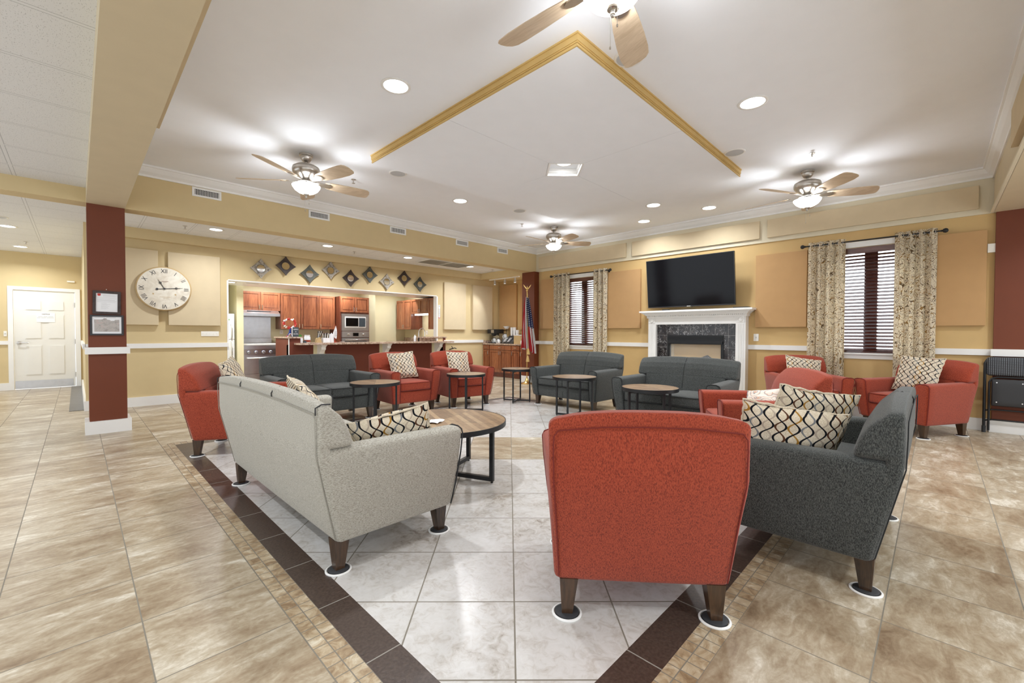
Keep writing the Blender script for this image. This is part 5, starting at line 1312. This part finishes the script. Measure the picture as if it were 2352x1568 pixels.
part('hook', MB().tube([(3.752, 8.83, 1.27), (3.752, 8.83, 1.30), (3.752, 8.86, 1.0)], .003, 6).tube([(3.752, 8.86, 1.0), (3.752, 8.86, bt+.003)], .004, 6).cyl((3.752, 8.86, bt+.0005), .04, .006, 16), 'redm', o)
lathe_thing('saucer', 'small white dish lying on the bar right of towel roll', 'dish', 3.80, 8.62, bt, [(.03, .0005), (.05, .014), (.046, .014), (.02, .006), (.001, .006)], 'linen')
# faucet and soap bottles at the sink
o = thing('kitchen_faucet', 'tall arched chrome pull-down faucet at the bar right end', 'faucet', (5.78, 8.86, .93))
part('spout', MB().tube([(5.78+.09*0, 8.86, .9305), (5.78, 8.86, 1.10)]+[(5.78+.075-.075*cos(t), 8.86-.01*t, 1.14+.10*sin(t)) for t in [pi*i/14 for i in range(15)]]+[(5.93, 8.83, 1.03)], .009, 10), 'chrome', o)
part('lever', MB().tube([(5.78, 8.86, 1.0), (5.745, 8.84, 1.03)], .006, 8).cyl((5.78, 8.86, .9305), .018, .10, 14), 'blackp', o)
lathe_thing('soap_bottle', 'white soap bottle near the chrome faucet', 'bottle', 5.66, 8.84, bt, [(.03, .0005), (.03, .11), (.012, .13), (.010, .15), (.001, .15)], 'linen')
plate('wall_outlet', 'white outlet plate on the kitchen side wall behind the faucet', 6.55, 6.56, 9.62, 9.70, 1.08, 1.19, 1, 'x')

# ================================================================== COFFEE NOOK
XN = 7.62; GN = 'cherry base cabinets of the coffee nook'
def basecab(y0, y1, label, nd):
    c = cabinet(label, XN, 8.205, y0, y1, .10, .825, GN, 'cherryd', 'base_cabinet')
    part('toe_kick', MB().box(XN+.06, 8.2, y0, y1, 0, .10), 'cherryd', c)
    d = part('drawer', MB().box(XN-.018, XN, y0+.012, y1-.012, .70, .81).bevel(.004, 1), 'cherry', c)
    ym = (y0+y1)/2; part('handle', MB().tube([(XN-.018, ym-.045, .757), (XN-.04, ym-.04, .757), (XN-.04, ym+.04, .757), (XN-.018, ym+.045, .757)], .006, 6), 'nickel', d)
    if nd == 2: cab_door(c, y0+.008, ym, .12, .69, 'x', XN, 'r', .57); cab_door(c, ym, y1-.008, .12, .69, 'x', XN, 'l', .57)
    else: cab_door(c, y0+.008, y1-.008, .12, .69, 'x', XN, 'l' if y0 > 8 else 'r', .57)
basecab(8.34, 8.595, 'narrow cherry base cabinet at the left end of coffee nook', 1)
basecab(7.535, 8.335, 'wide double-door cherry base cabinet under the coffee maker', 2)
basecab(7.24, 7.53, 'narrow cherry base cabinet just left of the flag', 1)
basecab(6.90, 7.235, 'cherry base cabinet hidden partly behind the flag', 1)
solo('worktop', MB().box(XN-.03, 8.208, 6.88, 8.598, .827, .858).box(8.18, 8.208, 6.88, 8.598, .858, .93).box(XN-.03, 8.18, 8.58, 8.598, .858, .93), 'granite', 'pale granite-look worktop of the coffee nook', 'countertop')
wz = .8585
o = thing('coffee_maker', 'black and silver coffee maker with glass pots on nook worktop', 'coffee maker', (7.9, 8.42, wz))
part('base', MB().box(7.72, 8.0, 8.24, 8.52, wz, wz+.02), 'blackp', o)
part('tower', MB().box(7.90, 8.05, 8.28, 8.50, wz+.02, wz+.36), 'steel', o)
part('brew_head', MB().box(7.70, 8.05, 8.26, 8.52, wz+.26, wz+.37).bevel(.01, 2), 'blackp', o)
part('face_plate', MB().box(7.695, 7.70, 8.27, 8.38, wz+.275, wz+.355), 'steel', o)
part('filter_basket', MB().lathe([(.03, wz+.19), (.07, wz+.22), (.075, wz+.26), (.001, wz+.26)], (7.80, 8.37, 0), 20), 'blackp', o)
def pot(x, y, z, label):
    o = thing('coffee_pot', label, 'coffee pot', (x, y, z), 0, 'glass coffee pots')
    part('glass', MB().lathe([(.05, z+.0005), (.066, z+.03), (.062, z+.07), (.042, z+.10), (.045, z+.115), (.001, z+.115)], (x, y, 0), 22), 'glassc', o)
    part('handle', MB().tube([(x-.055, y-.02, z+.11), (x-.09, y-.04, z+.10), (x-.09, y-.04, z+.04), (x-.065, y-.02, z+.03)], .008, 6).lathe([(.046, z+.1155), (.046, z+.127), (.001, z+.127)], (x, y, 0), 20), 'blackp', o)
pot(7.80, 8.37, wz+.0205, 'glass coffee pot under the brew head'); pot(7.75, 8.16, wz+.0, 'glass coffee pot on the worktop beside the coffee maker')
pot(7.90, 8.06, wz+.13, 'glass coffee pot raised on the rear warmer')
solo('pot_warmer', MB().box(7.84, 7.965, 7.99, 8.12, wz, wz+.128).bevel(.008, 2), 'steel', 'steel warmer block under the raised coffee pot', 'warmer')
o = thing('filter_stack', 'stack of white paper coffee filters on a thin stand', 'coffee filters', (8.0, 8.08, wz+.38))
part('filters', MB().lathe([(.045, wz+.385), (.09, wz+.45), (.086, wz+.452), (.04, wz+.395), (.001, wz+.39)], (8.02, 8.12, 0), 20), 'paper', o)
part('stand', MB().tube([(8.02, 8.12, wz), (8.02, 8.12, wz+.385)], .006, 6).cyl((8.02, 8.12, wz+.0005), .05, .006, 16), 'blackp', o)
o = thing('cup_dispenser', 'black cup and lid organizer with white cup stacks', 'organizer', (7.9, 7.78, wz))
part('body', MB().prism([(7.72, wz+.0), (8.08, wz+.0), (8.08, wz+.22), (7.95, wz+.20), (7.75, wz+.06)], lambda u, v, w: (u, w, v), 7.60, 7.95), 'blackp', o)
for k, y in enumerate((7.90, 7.80, 7.70)):
    o2 = thing('paper_cups', ['left', 'middle', 'right'][k]+' stack of white paper cups in the black organizer', 'cups', (8.0, y, wz+.17), 0, 'white paper cup stacks')
    part('stack', MB().lathe([(.028, wz+.17), (.040, wz+.27), (.041, wz+.28), (.037, wz+.28), (.042, wz+(.42 if k < 2 else .35)), (.001, wz+(.42 if k < 2 else .35))], (8.0, y, 0), 18), 'linen', o2)
for y in (7.90, 7.76):
    m = MB()
    for k in range(6): m.cyl((7.73+.02*k, y, wz+.05+.018*k), .036, .008, 14)
    solo('plastic_lid_pile', m, 'linen', '%s pile of pale cup lids on organizer' % ('left' if y > 7.8 else 'right'), 'lids', 'cup lids in the organizer')
solo('cardboard_box', MB().box(7.66, 7.90, 7.28, 7.50, wz, wz+.21).bevel(.003, 1), 'rag', 'tan box with white top left of the flag on worktop', 'box')
solo('box_lid', MB().box(7.655, 7.905, 7.275, 7.505, wz+.2105, wz+.225), 'paper', 'white lid resting on the tan box', 'lid')
# track lights on the nook soffit
o = thing('track_light', 'white track with three silver spot heads above the coffee nook', 'track light', (7.62, 7.8, BZ+.10))
struct('ceiling_nook_soffit', MB().box(7.45, 8.11, 6.82, 8.5, BZ, TZ), 'wall')
part('track', MB().box(7.60, 7.64, 7.28, 8.35, BZ-.024, BZ-.001), 'white', o)
for y in (8.15, 7.78, 7.42):
    h = part('spot_head', MB().lathe([(.012, BZ-.025), (.012, BZ-.05), (.028, BZ-.055), (.030, BZ-.10), (.038, BZ-.145), (.034, BZ-.147), (.026, BZ-.10), (.002, BZ-.098)], (7.62, y, 0), 20), 'steel', o)
    part('lens', MB().lathe([(.001, BZ-.140), (.033, BZ-.140), (.033, BZ-.137), (.001, BZ-.137)], (7.62, y, 0), 18), 'lens', h)
    l = bpy.data.lights.new('spot', 'SPOT'); l.energy = P_TRACK*6; l.spot_size = radians(100); l.spot_blend = .5; l.shadow_soft_size = .03; l.color = LAMP
    q = link('spot', l, None, (7.62, y, BZ-.152)); q.rotation_euler = (0, radians(35), 0)
